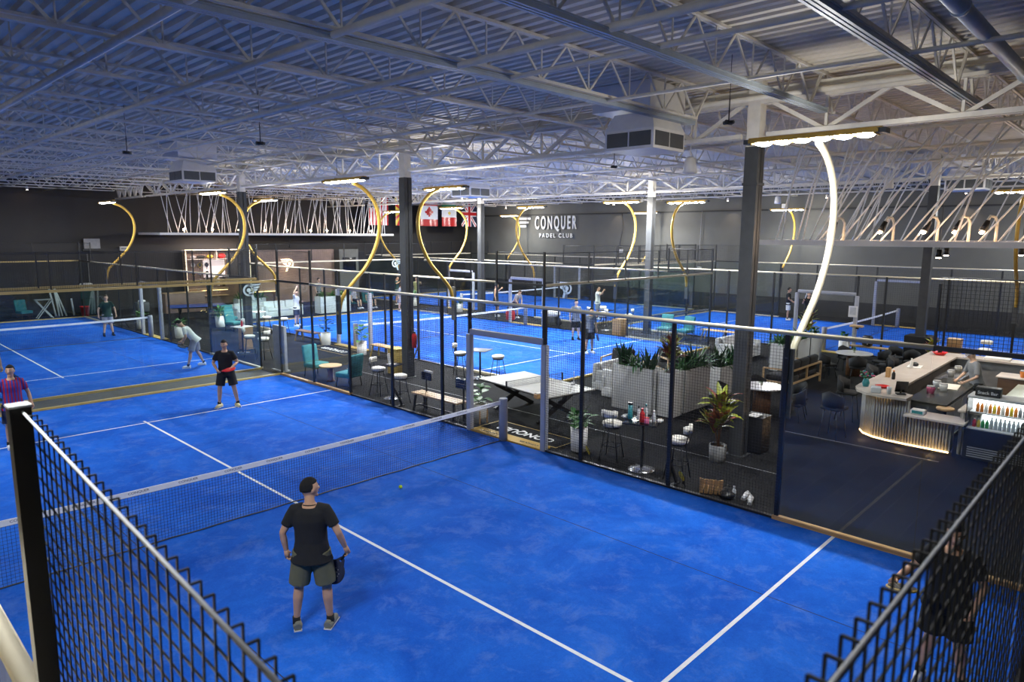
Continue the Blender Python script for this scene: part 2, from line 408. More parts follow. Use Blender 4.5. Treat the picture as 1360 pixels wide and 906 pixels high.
hvac(6.62, -2.3, 1.12, 6.1, 'large grey ceiling air unit with dark louvres beside the near tall column')
hvac(4.0, 13.4, 1.1, 6.1, 'grey ceiling air unit with louvres above the walkway end of the back-left court')
hvac(16.4, 13.4, 1.25, 6.15, 'grey ceiling air unit with louvres beside the union flag, above the middle court')
hvac(25.7, -4.2, 1.3, 6.2, 'white ceiling air unit above the court behind the bar')
# small ceiling devices
def dome(x, y, z, label):
    t = thing('ceiling_speaker', label, 'speaker', (x, y, z))
    MB().lathe(0, 0, [(.05, .34), (.11, .30), (.15, .03), (.12, 0)], 16).build('body', M['white'], t)
    MB().tube([(0, 0, .33), (0, 0, DZ-z-.02)], .012, 6).build('hanger', M['steel'], t)
dome(7.9, -2.6, 5.75, 'white barrel-shaped hanging speaker just below the big air unit')
dome(25.5, 3.0, 5.9, 'white hanging speaker near the wall lights of the east wall')
dome(19.5, -3.2, 6.0, 'white hanging speaker behind the rods of the bar canopy')
for i, (x, y, L) in enumerate(((5.4, -4.7, 'black cluster sensor hanging over the bar-side light pole'), (10.2, 1.0, 'black cluster sensor hanging over the middle court near the air unit'), (7.6, 10.5, 'black cluster sensor hanging over the walkway'), (1.5, 3.6, 'small black sensor under the joists over the near court'), (0.2, 7.5, 'small black sensor under the joists over the far half of the near court'))):
    t = thing('ceiling_sensor', L, 'sensor', (x, y, 6.25))
    MB().tube([(0,0,.4),(0,0,.05)], .01, 6).tube([(-.09,0,.03),(.09,0,.03)], .035, 8).tube([(0,-.09,.03),(0,.09,.03)], .03, 8).build('head', M['black'], t)
    MB().bar((0,0,.35),(0,0,DZ-6.25-.02), .008).build('hanger', M['black'], t)
# ================================================================ COURTS (each 10 x 20 m, net along x)
COURTS = {  # centre, words that place it
 'A': (0, 0, 'near court'), 'B': (0, 21.35, 'back-left court'), 'C': (14.75, 13.0, 'middle court'),
 'D': (27.4, 20.8, 'court by the east wall lettering'), 'E': (27.4, -.5, 'court behind the bar')}
PH = 3.0; MH = 3.95
MESHC = {}
def wire_mesh(w, h, t=.0045, stub=False, near_mesh=False):
    """welded mesh w x h standing in the local y-z plane, from y=0..w, z=0..h"""
    key = (round(w, 2), round(h, 2), t, stub, near_mesh)
    if key in MESHC: return MESHC[key]
    pt = .05 if t > .0042 or near_mesh else .075; b = MB(); n = int(round(w/pt)); hz = h
    def ybar(y, z0, z1):
        a = t/2
        P = [(sx*a, y+sy*a, z) for z in (z0, z1) for sx, sy in ((-1,-1),(1,-1),(1,1),(-1,1))]
        b.add(P, [(0,4,5,1),(1,5,6,2),(2,6,7,3),(3,7,4,0)])
    for i in range(1, n): ybar(i*w/n, 0, hz)
    m = int(round(h/pt))
    for j in range(0, m+(0 if stub else 1)):
        z = j*h/m; a = t/2; off = -t*.8 if stub else t*.7
        P = [(sx*a+off, y, z+sz*a) for y in (0, w) for sx, sz in ((-1,-1),(1,-1),(1,1),(-1,1))]
        b.add(P, [(0,1,5,4),(1,2,6,5),(2,3,7,6),(3,0,4,7)])
    if stub:
        for i in range(1, n):
            b.bar((0, i*w/n, h), (stub, i*w/n, h), t)
    me = b.mesh('mesh_panel', M['wire']); MESHC[key] = me
    return me
PANE = {}
def pane_mesh(w, h):
    key = (round(w, 2), round(h, 2))
    if key not in PANE: PANE[key] = MB().box(0, w/2, h/2, .012, w-.012, h).mesh('glass_panel', M['glass'])
    return PANE[key]
POSTM = {}
def post(parent, y, z0, z1, w=.07, m='black', d=.05):
    k = (round(z0, 2), round(z1, 2), w, m, d)
    if k not in POSTM: POSTM[k] = MB().box(0, 0, (z0+z1)/2, d, w, z1-z0).mesh('post', M[m])
    o = link('post', POSTM[k], parent); o.location = (.03, y, 0); return o
def part_mesh(parent, y0, w, z0, h, t=.0036, stub=False, x=0, near=False):
    o = link('mesh_panel', wire_mesh(w, h, t, stub, near), parent); o.location = (x, y0, z0); return o
def part_glass(parent, y0, w, h=PH-.06, z=.05):
    o = link('glass_panel', pane_mesh(w, h), parent); o.location = (0, y0, z); return o
def side_fence(ck, sgn):
    """side wall in local frame: y along the court, +x points out of the court"""
    cx, cy, words = COURTS[ck]
    side = {('A',1):'on the lounge side of the near court', ('A',-1):'on the camera side of the near court', ('B',1):'on the walkway side of the back-left court', ('B',-1):'on the outer side of the back-left court',
            ('C',-1):'on the walkway side of the middle court', ('C',1):'on the far side of the middle court', ('D',-1):'between middle court and the court by the wall lettering', ('D',1):'against the east wall under the wall lettering',
            ('E',-1):'between the bar and the court behind it', ('E',1):'against the east wall behind the bar'}[(ck, sgn)]
    t = thing('court_fence', 'black mesh and glass fence '+side, 'fence', (cx+sgn*5.0, cy, 0), 0 if sgn > 0 else PI)
    near = ck == 'A'
    tt = .006 if near and sgn < 0 else .0036
    # posts
    for y in (-6.05, -4.08, -2.1, 2.1, 4.08, 6.05): post(t, y, 0, PH)
    for y in (-1.13, 1.13): post(t, y, 2.25, PH)
    for y in (-8.0, 8.0) if not (near and sgn > 0) else (8.0,): 
        if near and sgn < 0 and y > 0:
            o = post(t, y, 0, 3.99, .05, 'black', .05); o.location = (.004, y-.015, -.006)
            MB().box(0, 0, 3.992, .054, .054, .006).build('post_cap', M['lgrey'], o)
        else: post(t, y, 0 if near else PH-.05, MH+.02, .06 if near else .05)
    for y in (-9.97, 9.97): post(t, y, 0, MH+.02, .06)
    if near and sgn > 0: post(t, -8.0, PH-.05, MH-.1, .03)
    for y in (-1.13, 1.13):
        b = MB().bev(.03, y, 1.12, .13, .13, 2.24, .02); b.build('gate_post', M['pad'], t)
    b = MB().bev(.03, 0, 2.30, .12, 2.2, .13, .03); b.build('gate_lintel', M['pad'], t)
    part_mesh(t, -1.13, 2.26, 2.38, PH-2.40, near=near)
    for a, c in ((-6.05,-4.08),(-4.08,-2.1),(-2.1,-1.13),(1.13,2.1),(2.1,4.08),(4.08,6.05)):
        part_mesh(t, a, c-a, .04, PH-.06, near=near)
    for a in (-10, -8, 6, 8): part_glass(t, a+(.05 if a == 6 else 0), 2 - (.05 if a in (-8, 6) else 0))
    lft = near and sgn < 0
    for a in (-10, 8):
        if lft:      # local y = 8..10 is the end beside the camera
            o = part_mesh(t, a-(.07 if a == 8 else 0), 2.07, PH+.03, .93, .0036, .024, -.024, True)
            o.location.z = PH-.02+(.92 if a == -10 else .962)-.93+.03
            o.rotation_euler = (-.0757, 0, 0) if a == 8 else (0, 0, 0)
            r = MB().tube([(0, a, 3.972), (0, a+2, 3.82)] if a == 8 else [(0, a, 3.93), (0, a+2, 3.93)], .0036, 8)
        else:
            part_mesh(t, a, 2, PH+.03, MH-PH-.05, .0045 if near else .0036, near=near)
            r = MB().tube([(0, a, MH-.02), (0, a+2, MH-.02)], .009, 6)
        r.build('upper_rail', M['lgrey'] if lft else M['wire'], t)  # camera-side wire painted light grey for the lamplight on it
    # top and base rails
    MB().tube([(0, -8, PH), (0, 8, PH)], .036, 12).build('top_rail', M['cream'], t)
    for yy in (-9, 9): MB().box(0, yy, PH, .05, 2, .06).build('end_rail', M['black'], t)
    for yy in (-3.6, 3.6): MB().box(.03, yy, .02, .08, 4.9, .05).build('base_rail', M['black'], t)
    for yy in (-8, 8): MB().box(.02, yy, .035, .10, 4, .07).build('glass_channel', M['wood'] if near else M['cream'], t)
    # post stays outside the court
    for y in (-4.08, 4.08): MB().bar((.32, y, .02), (.06, y, .5), .04).box(.2, y, .01, .34, .08, .02).build('brace', M['black'], t)
    # gate threshold
    b = MB().box(.13, 0, .02, .3, 2.2, .035).box(.02, 0, .012, .1, 2.2, .02); th = b.build('threshold', M['gold'] if near else M['woody'], t)
    if near and sgn > 0: 
        for yy in (-.62, .62): lettering('CONQUER', .11, M['letterd'], th, (.13, yy, .0385), (0, 0, PI/2), 1.0, .001)
    return t
def end_fence(ck, sgn):
    cx, cy, words = COURTS[ck]
    lab = {('A',1):'glass end wall behind the player with the red racket', ('A',-1):'end wall of the near court, right below the camera', ('B',-1):'glass end wall of the back-left court facing the near court', ('B',1):'glass end wall of the back-left court before stored chairs and tubes',
           ('C',-1):'glass end wall of the middle court next to the white planters', ('C',1):'glass end wall of the middle court before the white sofas', ('D',-1):'glass end wall of the lettered-wall court facing the court behind the bar', ('D',1):'glass end wall of the lettered-wall court under the flags',
           ('E',-1):'end wall of the court behind the bar, next to the fridge side', ('E',1):'glass end wall of the court behind the bar facing the lettered-wall court'}[(ck, sgn)]
    # local: y runs along the wall, +x points out
    t = thing('court_end_fence', lab+', with mesh above', 'fence', (cx, cy+sgn*10.0, 0), PI/2 if sgn > 0 else -PI/2)
    near = ck == 'A' and sgn < 0
    for i in range(5): part_glass(t, -5+2*i, 2)
    for y in (-3, -1, 1, 3): post(t, y, PH, MH, .03)
    for i in range(5):
        if near: part_mesh(t, -5+2*i, 2, PH+.03, 4.0-PH-.03, .0036, .024, -.024, True)
        else: part_mesh(t, -5+2*i, 2, PH+.03, MH-PH-.05, .0045 if ck in 'AB' else .0036)
    MB().tube([(0, -5, 4.0 if near else MH-.02), (0, 5, 4.0 if near else MH-.02)], .004 if near else .009, 8).build('upper_rail', M['lgrey'] if near else M['wire'], t)  # near top wire is lit-looking by its light grey colour
    MB().box(0, 0, PH, .06, 10, .07).build('top_rail', (M['goldrail'] if ck in 'AB' else M['cream']) if not near else M['black'], t)
    MB().box(.02, 0, .03, .10, 10, .06).build('glass_channel', M['woody'], t)
    return t
def court(ck):
    cx, cy, words = COURTS[ck]
    f = struct(MB().box(cx, cy, .004, 10, 20, .012).build('floor_turf', M['turf']))
    b = MB(); zt = .0125
    for s in (-1, 1): b.box(cx, cy+s*6.95, zt, 10, .05, .002)
    b.box(cx, cy, zt, .05, 2*7.15, .002)
    b.build('court_line', M['line'], f)
    seam = MB().box(cx-2.4, cy, .0107, .012, 20, .0008).box(cx+2.6, cy, .0107, .012, 20, .0008); seam.build('turf_seam', M['navy'], f)
    side_fence(ck, 1); side_fence(ck, -1); end_fence(ck, 1); end_fence(ck, -1)
    # net
    n = thing('court_net', 'black net with white top band across the '+words, 'net', (cx, cy, 0))
    b = MB(); t = .003 if ck in 'A' else .0035; pitch = .045 if ck == 'A' else .06
    def topz(x): return .86+.05*(x/4.85)**2
    k = int(9.7/pitch)
    for i in range(k+1):
        x = -4.85+9.7*i/k; z1 = topz(x)-.04; a = t/2
        b.add([(x+sx*a, sy*a, z) for z in (.02, z1) for sx, sy in ((-1,-1),(1,-1),(1,1),(-1,1))], [(0,4,5,1),(1,5,6,2),(2,6,7,3),(3,7,4,0)])
    m = int(.82/pitch)
    for j in range(1, m+1):
        fz = j/m
        pts = [(-4.85+9.7*q/10) for q in range(11)]
        for q in range(10):
            xa, xb = pts[q], pts[q+1]; za, zb2 = .02+(topz(xa)-.06)*fz, .02+(topz(xb)-.06)*fz
            b.add([(x, sy*t/2, z+sz*t/2) for x, z in ((xa, za), (xb, zb2)) for sy, sz in ((-1,-1),(1,-1),(1,1),(-1,1))], [(0,1,5,4),(1,2,6,5),(2,3,7,6),(3,0,4,7)])
    b.build('net_mesh', M['netc'], n)
    b = MB(); q = 24; vs = []; 
    for i in range(q+1):
        x = -4.9+9.8*i/q; z = topz(x)
        vs += [(x, -.008, z-.08), (x, .008, z-.08), (x, .008, z), (x, -.008, z)]
    F = []
    for i in range(q):
        a = i*4
        for e in range(4): F.append((a+e, a+(e+1) % 4, a+4+(e+1) % 4, a+4+e))
    b.add(vs, F); tp = b.build('top_band', M['tape'], n)
    MB().tube([(-4.9+9.8*i/40, .012*math.sin(i*1.7), .02+.004*math.sin(i*2.3)) for i in range(41)], .011, 6).build('bottom_cord', M['darkcol'], n)
    if ck == 'A':
        for i in range(14):
            x = -4.4+.68*i; me_o = lettering('CONQUER', .045, M['grey'], tp, (x, -.0092, topz(x)-.033), (PI/2, 0, 0), 1.25, .0005)
    for s in (-1, 1):
        p = MB(); p.lathe(s*4.97, 0, [(.095, 0), (.095, .93), (.085, .95)], 20); p.build('net_post', M['pad'], n)
    return f
for ck in 'ABCDE': court(ck)
# ---------------------------------------------------------------- court light poles
def arc_pts():
    P = [(.10, 2.2), (.24, 2.68), (.60, 3.08), (1.08, 3.56), (1.43, 4.16), (1.55, 4.75), (1.44, 5.28), (1.10, 5.68), (.68, 5.88)]
    pts = []
    for i in range(len(P)-1):
        p0, p1, p2, p3 = P[max(i-1,0)], P[i], P[i+1], P[min(i+2, len(P)-1)]
        for s in range(5):
            t = s/5
            pts.append(tuple(.5*((2*p1[j])+(-p0[j]+p2[j])*t+(2*p0[j]-5*p1[j]+4*p2[j]-p3[j])*t*t+(-p0[j]+3*p1[j]-3*p2[j]+p3[j])*t**3) for j in (0, 1)))
    pts.append(P[-1]); return pts
ARC = arc_pts()
polem = {}
for nm, mm in (('g', 'gold'), ('c', 'cream')):
    polem[nm] = MB().tube([(x, 0, z) for x, z in ARC], [.055]*len(ARC), 12).mesh('pole', M[mm])
def fixture_meshes():
    h = MB(); h.box(.42, 0, 5.93, .26, 1.9, .05).box(.42, 0, 5.97, .12, 1.95, .04)
    for i in range(7): h.box(.42, -.9+.3*i, 5.90, .26, .02, .03)
    hm = h.mesh('lamp_housing', M['gold'])
    fr = MB().box(.42, 0, 5.93, .2, .12, .07).mesh('end_plate', M['darkcol'])
    l = MB(); l.ell((0, 0, 0), (.14, .125, .04), 16, 8)
    lm = l.mesh('led_module', M['led'])
    br = MB().box(.10, 0, 2.2, .06, .16, 1.1).prism([(-.0,-.02),(.30,-.02),(.30,.02),(.0,.02)], 2.60, 2.62).mesh('bracket', M['darkcol'])
    return hm, fr, lm, br
hm, fr, lm, br = fixture_meshes()
LW = 430.0; POLE_FILL = 130.0
def light_pole(ck, sx, sy, power=1.0, dy=0):
    cx, cy, words = COURTS[ck]
    key = (ck, sx, sy)
    where = {('A',1,-1):'cream-based curved light pole rising in front of the bar', ('A',1,1):'gold curved light pole in front of the dark column with the extinguisher', ('A',-1,-1):'curved light pole close beside the camera', ('A',-1,1):'curved light pole out on the outer side of the near court',
      ('B',1,-1):'gold curved light pole in front of the racket display shelf', ('B',1,1):'smaller gold curved light pole against the bare dark wall', ('B',-1,-1):'outer-side curved light pole of the back-left court', ('B',-1,1):'outer rear curved light pole of the back-left court',
      ('C',-1,-1):'large gold curved light pole bowing out in front of the Canada flag', ('C',-1,1):'gold curved light pole half hidden behind the display shelf column', ('C',1,-1):'gold curved light pole beside the far slim column, bulging toward the wall', ('C',1,1):'gold curved light pole in front of the union flag',
      ('D',-1,-1):'gold curved light pole bowing out just beyond the far slim column', ('D',-1,1):'gold curved light pole crossing the start of the wall lettering', ('D',1,-1):'straight-looking light pole by the east wall next to the slim column', ('D',1,1):'straight-looking light pole under the wall lettering',
      ('E',-1,-1):'light pole seen among the rods of the bar canopy', ('E',-1,1):'light pole of the court behind the bar, near its bench', ('E',1,-1):'light pole by the east wall behind the track lights', ('E',1,1):'light pole by the east wall with a row of square lamps'}[key]
    t = thing('curved_light_pole', where, 'light pole', (cx+sx*5.0, cy+sy*6.05+dy, 0), 0 if sx > 0 else PI, 'court light poles')
    del t['group']
    link('pole', polem['c' if key == ('A',1,-1) else 'g'], t)
    link('lamp_housing', hm, t); link('end_plate', fr, t).location = (0, -.98, 0); link('end_plate', fr, t).location = (0, .98, 0); link('bracket', br, t)
    for i in range(6):
        o = link('led_module', lm, t); o.location = (.42, -.75+.3*i, 5.895)
    ld = bpy.data.lights.new('court_lamp', 'AREA'); ld.shape = 'RECTANGLE'; ld.size = .25; ld.size_y = 1.7; ld.energy = LW*power; ld.color = (.93, .97, 1.0)
    lo = bpy.data.objects.new('court_lamp', ld); COL.objects.link(lo); lo.parent = t
    lo.location = (.42, 0, 5.875); lo.rotation_euler = (0, R(18), 0)
    lp = bpy.data.lights.new('pole_fill_light', 'POINT'); lp.energy = POLE_FILL*(1.0 if key == ('A', 1, -1) else {'A': .15, 'B': .3, 'C': 1.7, 'D': 2.0, 'E': 1.2}[ck]); lp.color = (1.0, .95, .86); lp.shadow_soft_size = .12  # added point fill, no lamp of its own: lifts ceiling and bar canopy
    po = bpy.data.objects.new('pole_fill_light', lp); COL.objects.link(po); po.parent = t; po.location = (.42, 0, 5.70)
for ck in 'ABCDE':
    for sx in (-1, 1):
        for sy in (-1, 1): light_pole(ck, sx, sy, {'A': 1.2, 'B': 1.1, 'C': 5.0, 'D': 1.9, 'E': 1.3}[ck], dy={('A', 1, 1): .6, ('C', 1, -1): .75}.get((ck, sx, sy), 0))
# court wall stickers / logos on the glass
def logo(parent_loc, rz, size, m, label, thick=.006):
    """winged emblem: ring with three swept feather bars and a foot; drawn in local x-z plane"""
    t = thing('wing_logo', label, 'sign', parent_loc, rz)
    s = size; b = MB()
    def plate(pts): 
        vs = [(x*s, -thick/2, z*s) for x, z in pts]+[(x*s, thick/2, z*s) for x, z in pts]; k = len(pts)
        b.add(vs, [tuple(range(k)), tuple(reversed(range(k, 2*k)))]+[(i, k+i, k+(i+1) % k, (i+1) % k) for i in range(k)])
    for i, (xa, xb, z) in enumerate(((-.02, .62, .34), (.12, .56, .20), (.22, .46, .07))):
        plate([(xa, z-.05), (xb-.10, z-.05), (xb-.02, z-.01), (xb, z+.05), (xa, z+.05)])
    # ring
    n = 28; ro, ri = .29, .20; vs = []
    for r_ in (ro, ri):
        for j in range(n): a = 2*PI*j/n; vs.append((r_*math.cos(a), r_*math.sin(a)+.08))
    P = [(x*s, -thick/2, z*s) for x, z in vs]+[(x*s, thick/2, z*s) for x, z in vs]
    F = []
    for j in range(n):
        k2 = (j+1) % n
        F += [(j, k2, n+k2, n+j), (2*n+j, 3*n+j, 3*n+k2, 2*n+k2), (j, 2*n+j, 2*n+k2, k2), (n+j, n+k2, 3*n+k2, 3*n+j)]
    b.add(P, F)
    plate([(.10*math.cos(2*PI*j/14), .08+.10*math.sin(2*PI*j/14)) for j in range(14)])
    plate([(-.02, -.18), (.22, -.14), (.14, -.02), (.0, -.02)])
    plate([(.08, -.14), (.22, -.14), (.30, -.42), (.18, -.42)])
    b.build('emblem', m, t); return t
logo((4.10, 10.02, 2.70), 0, .62, M['frost'], 'frosted winged logo on the glass behind the player with the red racket')
logo((19.78, 10.4, 1.9), PI/2, .95, M['frost'], 'big frosted winged logo on the far glass of the middle court')
lg = logo((16.8, 31.1, 2.47), 0, 1.0, M['signlit'], 'lit cream winged logo sign on the brown lobby wall'); lg.scale = (-1, 1, 1)
lg = logo((19.2, 23.03, 2.7), 0, .8, M['frost'], 'white winged logo on the dark glass beside the lobby'); 
# ================================================================ LOUNGE FURNITURE
def rotz(x, y, a): return (x*math.cos(a)-y*math.sin(a), x*math.sin(a)+y*math.cos(a))
# ---- bar stool (round white seat, low back, black splayed legs); faces local +y
def bar_stool(label, loc, rz, seat='ivory', frame='black', back=True, low=False, group=None):
    H = .74 if not low else .68
    t = thing('bar_stool', label, 'stool', loc, rz, group)
    MB().lathe(0, 0, [(.14, H-.05), (.185, H-.04), (.20, H), (.195, H+.035), (.15, H+.055)], 22).build('seat', M[seat], t)
    MB().lathe(0, 0, [(.16, H-.08), (.17, H-.05)], 18).build('seat_frame', M[frame], t)
    for sx, sy in ((-1,-1),(1,-1),(1,1),(-1,1)):
        MB().tube([(sx*.10, sy*.10, H-.07), (sx*.19, sy*.19, 0)], .012, 8).build('leg', M[frame], t)
    r = MB(); k = .152
    pts = [(-k,-k),(k,-k),(k,k),(-k,k)]
    for i in range(4): a, b = pts[i], pts[(i+1) % 4]; r.tube([(a[0], a[1], .30), (b[0], b[1], .30)], .008, 6)
    r.build('footrest', M[frame], t)
    if back:
        for sx in (-1, 1): MB().tube([(sx*.08, -.17, H-.05), (sx*.09, -.22, H+.12), (sx*.10, -.235, H+.24)], .009, 6).build('back_support', M[frame], t)
        n = 10; vs = []; F = []
        for i in range(n+1):
            a = R(-52+104*i/n); cx, cy = .20*math.sin(a), -.03-.20*math.cos(a)
            ox, oy = math.sin(a)*.022, -math.cos(a)*.022
            e = .012*(1 if i in (0, n) else 0)
            vs += [(cx-ox, cy-oy, H+.17+e), (cx+ox, cy+oy, H+.17+e), (cx+ox, cy+oy, H+.31-e), (cx-ox, cy-oy, H+.31-e)]
        for i in range(n):
            for e in range(4): F.append((i*4+e, i*4+(e+1) % 4, i*4+4+(e+1) % 4, i*4+4+e))
        F += [(0,3,2,1), (n*4, n*4+1, n*4+2, n*4+3)]
        MB().add(vs, F, 0, True).build('backrest', M[seat], t)
    return t
def high_table(label, loc, rz=0, top='screen', h=.97, w=.62):
    t = thing('high_table', label, 'table', loc, rz)
    MB().bev(0, 0, h-.012, w, w, .024, .008).build('tabletop', M[top], t)
    MB().cyl(0, 0, .03, h-.02, .03, 14).build('pedestal', M['black'], t)
    MB().lathe(0, 0, [(.26, 0), (.26, .008), (.12, .03), (.035, .06)], 28).build('base', M['chrome'], t)
    return t
# by the two teal chairs
bar_stool('white-seated black stool nearest the teal chairs, its back toward them', (5.62, 5.55, 0), R(-160))
bar_stool('white-seated stool between the high table with the menu stand and the wooden bench', (5.42, 4.30, 0), R(10), back=False)
high_table('small black high table carrying a menu stand beside the teal chairs', (5.62, 4.92, 0), .3, h=.95, w=.5)
t = thing('menu_stand', 'upright clear menu stand on the small high table near the teal chairs', 'menu', (5.60, 4.98, .95), R(35))
MB().box(0, 0, .005, .22, .14, .01).build('foot', M['lgrey'], t); MB().box(0, .02, .15, .21, .008, .29, rot=Matrix.Rotation(R(-8), 3, 'X')).build('sheet', M['lgrey'], t)
# high table with bottles
bar_stool('white stool on the plant side of the bottle table', (5.62, -2.42, 0), R(-75))
bar_stool('white stool between the bottle table and a black fence post', (5.55, -3.95, 0), R(10))
high_table('high black table crowded with drink bottles, between two white stools', (5.52, -3.2, 0), R(20), h=.97, w=.66)
def bottle(label, loc, col, capc, h=.24, r=.035, group=None, neck=True, cat='bottle'):
    t = thing('bottle', label, cat, loc, 0, group)
    prof = [(r*.92, 0), (r, .01), (r, h*.62), (r*.8, h*.72), (r*.42, h*.80), (r*.40, h*.88)] if neck else [(r*.92, 0), (r, .01), (r, h*.88)]
    MB().lathe(0, 0, prof, 14).build('body', M[col], t)
    MB().lathe(0, 0, [(r*.5 if neck else r*1.02, h*.86), (r*.5 if neck else r*1.02, h)], 14).build('cap', M[capc], t)
    return t
zt = .982
bottle('tall teal bottle with dark cap on the stool-side corner of the bottle table', (5.41, -2.98, zt), 'tealp', 'black', .32, .045, neck=False)
bottle('slim white bottle next to the teal one on the bottle table', (5.45, -3.14, zt), 'white', 'black', .27, .03)
bottle('red sports bottle standing at the front of the bottle table', (5.36, -3.28, zt), 'red', 'red', .27, .045)
bottle('short pink-red cup beside the red sports bottle', (5.33, -3.40, zt), 'pink', 'red', .12, .045, neck=False, cat='cup')
bottle('clear blue-tinted bottle behind the red sports bottle', (5.58, -3.22, zt), 'clear', 'tealp', .30, .035)
bottle('small clear water bottle with white cap on the bottle table', (5.55, -3.42, zt), 'clear', 'white', .22, .035)
for lab, x, y, s in (('crumpled white towel on the stool-side edge of the bottle table', 5.44, -2.87, 1), ('crumpled white towel on the post-side edge of the bottle table', 5.60, -3.52, .8)):
    MB().ell((0, 0, .03), (.11*s, .07*s, .035), 14, 8, fn=lambda p: V(p.x*(1+.25*math.sin(9*p.y)), p.y*(1+.2*math.sin(8*p.x)), p.z*(1+.3*math.sin(7*p.x+5*p.y)))).build('towel', M['white'], None, (x, y, zt))
    tag(bpy.data.objects[[o.name for o in COL.objects if o.name.startswith('towel')][-1]], lab, 'towel')
# wooden benches
def bench(label, loc, rz, L=1.4, h=.46, wood='woodl', legs='black', splay=False, d=.36):
    t = thing('bench', label, 'bench', loc, rz)
    MB().bev(0, 0, h-.02, L, d, .045, .01).build('seat', M[wood], t)
    for sx in (-1, 1):
        for sy in (-1, 1):
            MB().bar((sx*(L/2-.14), sy*d*.38, h-.04), (sx*(L/2-(.02 if splay else .10)), sy*d*.5, 0), .045).build('leg', M[legs], t)
        if not splay: MB().bar((sx*(L/2-.11), -d*.42, .12), (sx*(L/2-.11), d*.42, .12), .035).build('crossbar', M[legs], t)
    if not splay: MB().bar((-(L/2-.11), 0, .12), (L/2-.11, 0, .12), .03).build('stretcher', M[legs], t)
    return t
bench('wooden bench with black legs along the near court fence, before two black signs', (5.42, 2.72, 0), PI/2, 1.75)
bench('wooden bench with splayed yellow legs by the leafy pot nearest the court gate mat', (9.1, 15.5, 0), PI/2, 1.55, wood='woodd', legs='woody', splay=True)
bench('wooden bench with splayed legs beside the wooden bin cabinet and grey column', (9.15, 10.0, 0), PI/2, 1.7, legs='woody', splay=True)
bench('wooden bench in front of the court behind the bar, carrying a backpack', (21.75, -2.55, 0), PI/2, 1.7)
bench('wooden bench with splayed legs beyond the sofas, crossed by the tall grey column', (21.8, 3.3, 0), PI/2, 2.2, legs='woodl', splay=True)
# signs on fence posts
t = thing('court_sign', 'small black sign with white top, on a post behind the wooden bench', 'sign', (5.55, 3.35, 0)); MB().box(0, 0, .86, .02, .38, .2).build('board', M['screen'], t); MB().box(.03, -.05, .98, .05, .3, .05).build('top_box', M['white'], t); MB().bar((0, 0, 0), (0, 0, .8), .03).build('stand', M['black'], t)
t = thing('court_sign', 'wide black sign at the bench end beside the pot at the gate', 'sign', (5.45, 1.82, 0)); MB().box(0, 0, .90, .02, .56, .25).build('board', M['screen'], t); MB().bar((0, 0, 0), (0, 0, .8), .03).build('stand', M['black'], t)
# wooden bin cabinet
t = thing('bin_cabinet', 'yellow-brown wooden bin cabinet standing against the dark column with the extinguisher', 'cabinet', (7.72, 7.5, 0), 0)
MB().bev(0, 0, .43, .42, .5, .8, .01).build('body', M['woody'], t); MB().box(0, 0, .02, .4, .48, .04).build('plinth', M['black'], t); MB().box(-.215, 0, .45, .012, .42, .6).build('door', M['woody'], t); MB().box(0, 0, .845, .44, .52, .03).build('lid', M['woody'], t)
# fire extinguisher on column
t = thing('fire_extinguisher', 'red fire extinguisher hung on the dark column behind the bench', 'fire extinguisher', (7.76, 6.66, .95))
MB().lathe(0, 0, [(.06, 0), (.075, .02), (.075, .38), (.05, .44), (.025, .46)], 16).build('cylinder', M['redp'], t); MB().box(0, 0, .49, .04, .1, .05).build('valve', M['black'], t); MB().tube([(0, -.05, .48), (.02, -.11, .4), (.02, -.1, .12)], .012, 6).build('hose', M['black'], t); MB().box(.05, .05, .22, .02, .02, .4).build('bracket', M['lgrey'], t)
# teal chairs and low round table
def teal_chair(label, loc, rz):
    t = thing('teal_chair', label, 'chair', loc, rz)
    MB().bev(0, 0, .37, .58, .56, .15, .04).build('seat', M['teal'], t)
    MB().bev(0, -.27, .66, .56, .11, .66, .045, rot=Matrix.Rotation(R(9), 3, 'X')).build('backrest', M['teal'], t)
    for sx in (-1, 1):
        for sy in (-1, 1): MB().tube([(sx*.24, sy*.22, .31), (sx*.26, sy*.26, 0)], [.022, .014], 8).build('leg', M['black'], t)
    return t
teal_chair('teal upholstered chair with its back to the grey pillar, facing the low round table', (5.72, 9.05, 0), R(190))
teal_chair('teal upholstered chair turned away, beside the black fence post', (5.62, 7.05, 0), R(15))
t = thing('low_round_table', 'low round wooden table between the two teal chairs', 'table', (5.62, 8.05, 0))
MB().lathe(0, 0, [(.33, .46), (.34, .47), (.34, .50), (.33, .505)], 28).build('tabletop', M['woodl'], t); MB().lathe(0, 0, [(.14, 0), (.10, .05), (.08, .46)], 16).build('pedestal', M['woodd'], t)
t = thing('pillar_panel', 'broad grey upright panel at the far corner of the near court', 'panel', (5.35, 10.65, 0)); MB().bev(0, 0, .75, .1, .75, 1.5, .01).build('panel', M['grey'], t); MB().box(0, 0, .02, .3, .7, .04).build('foot', M['grey'], t)
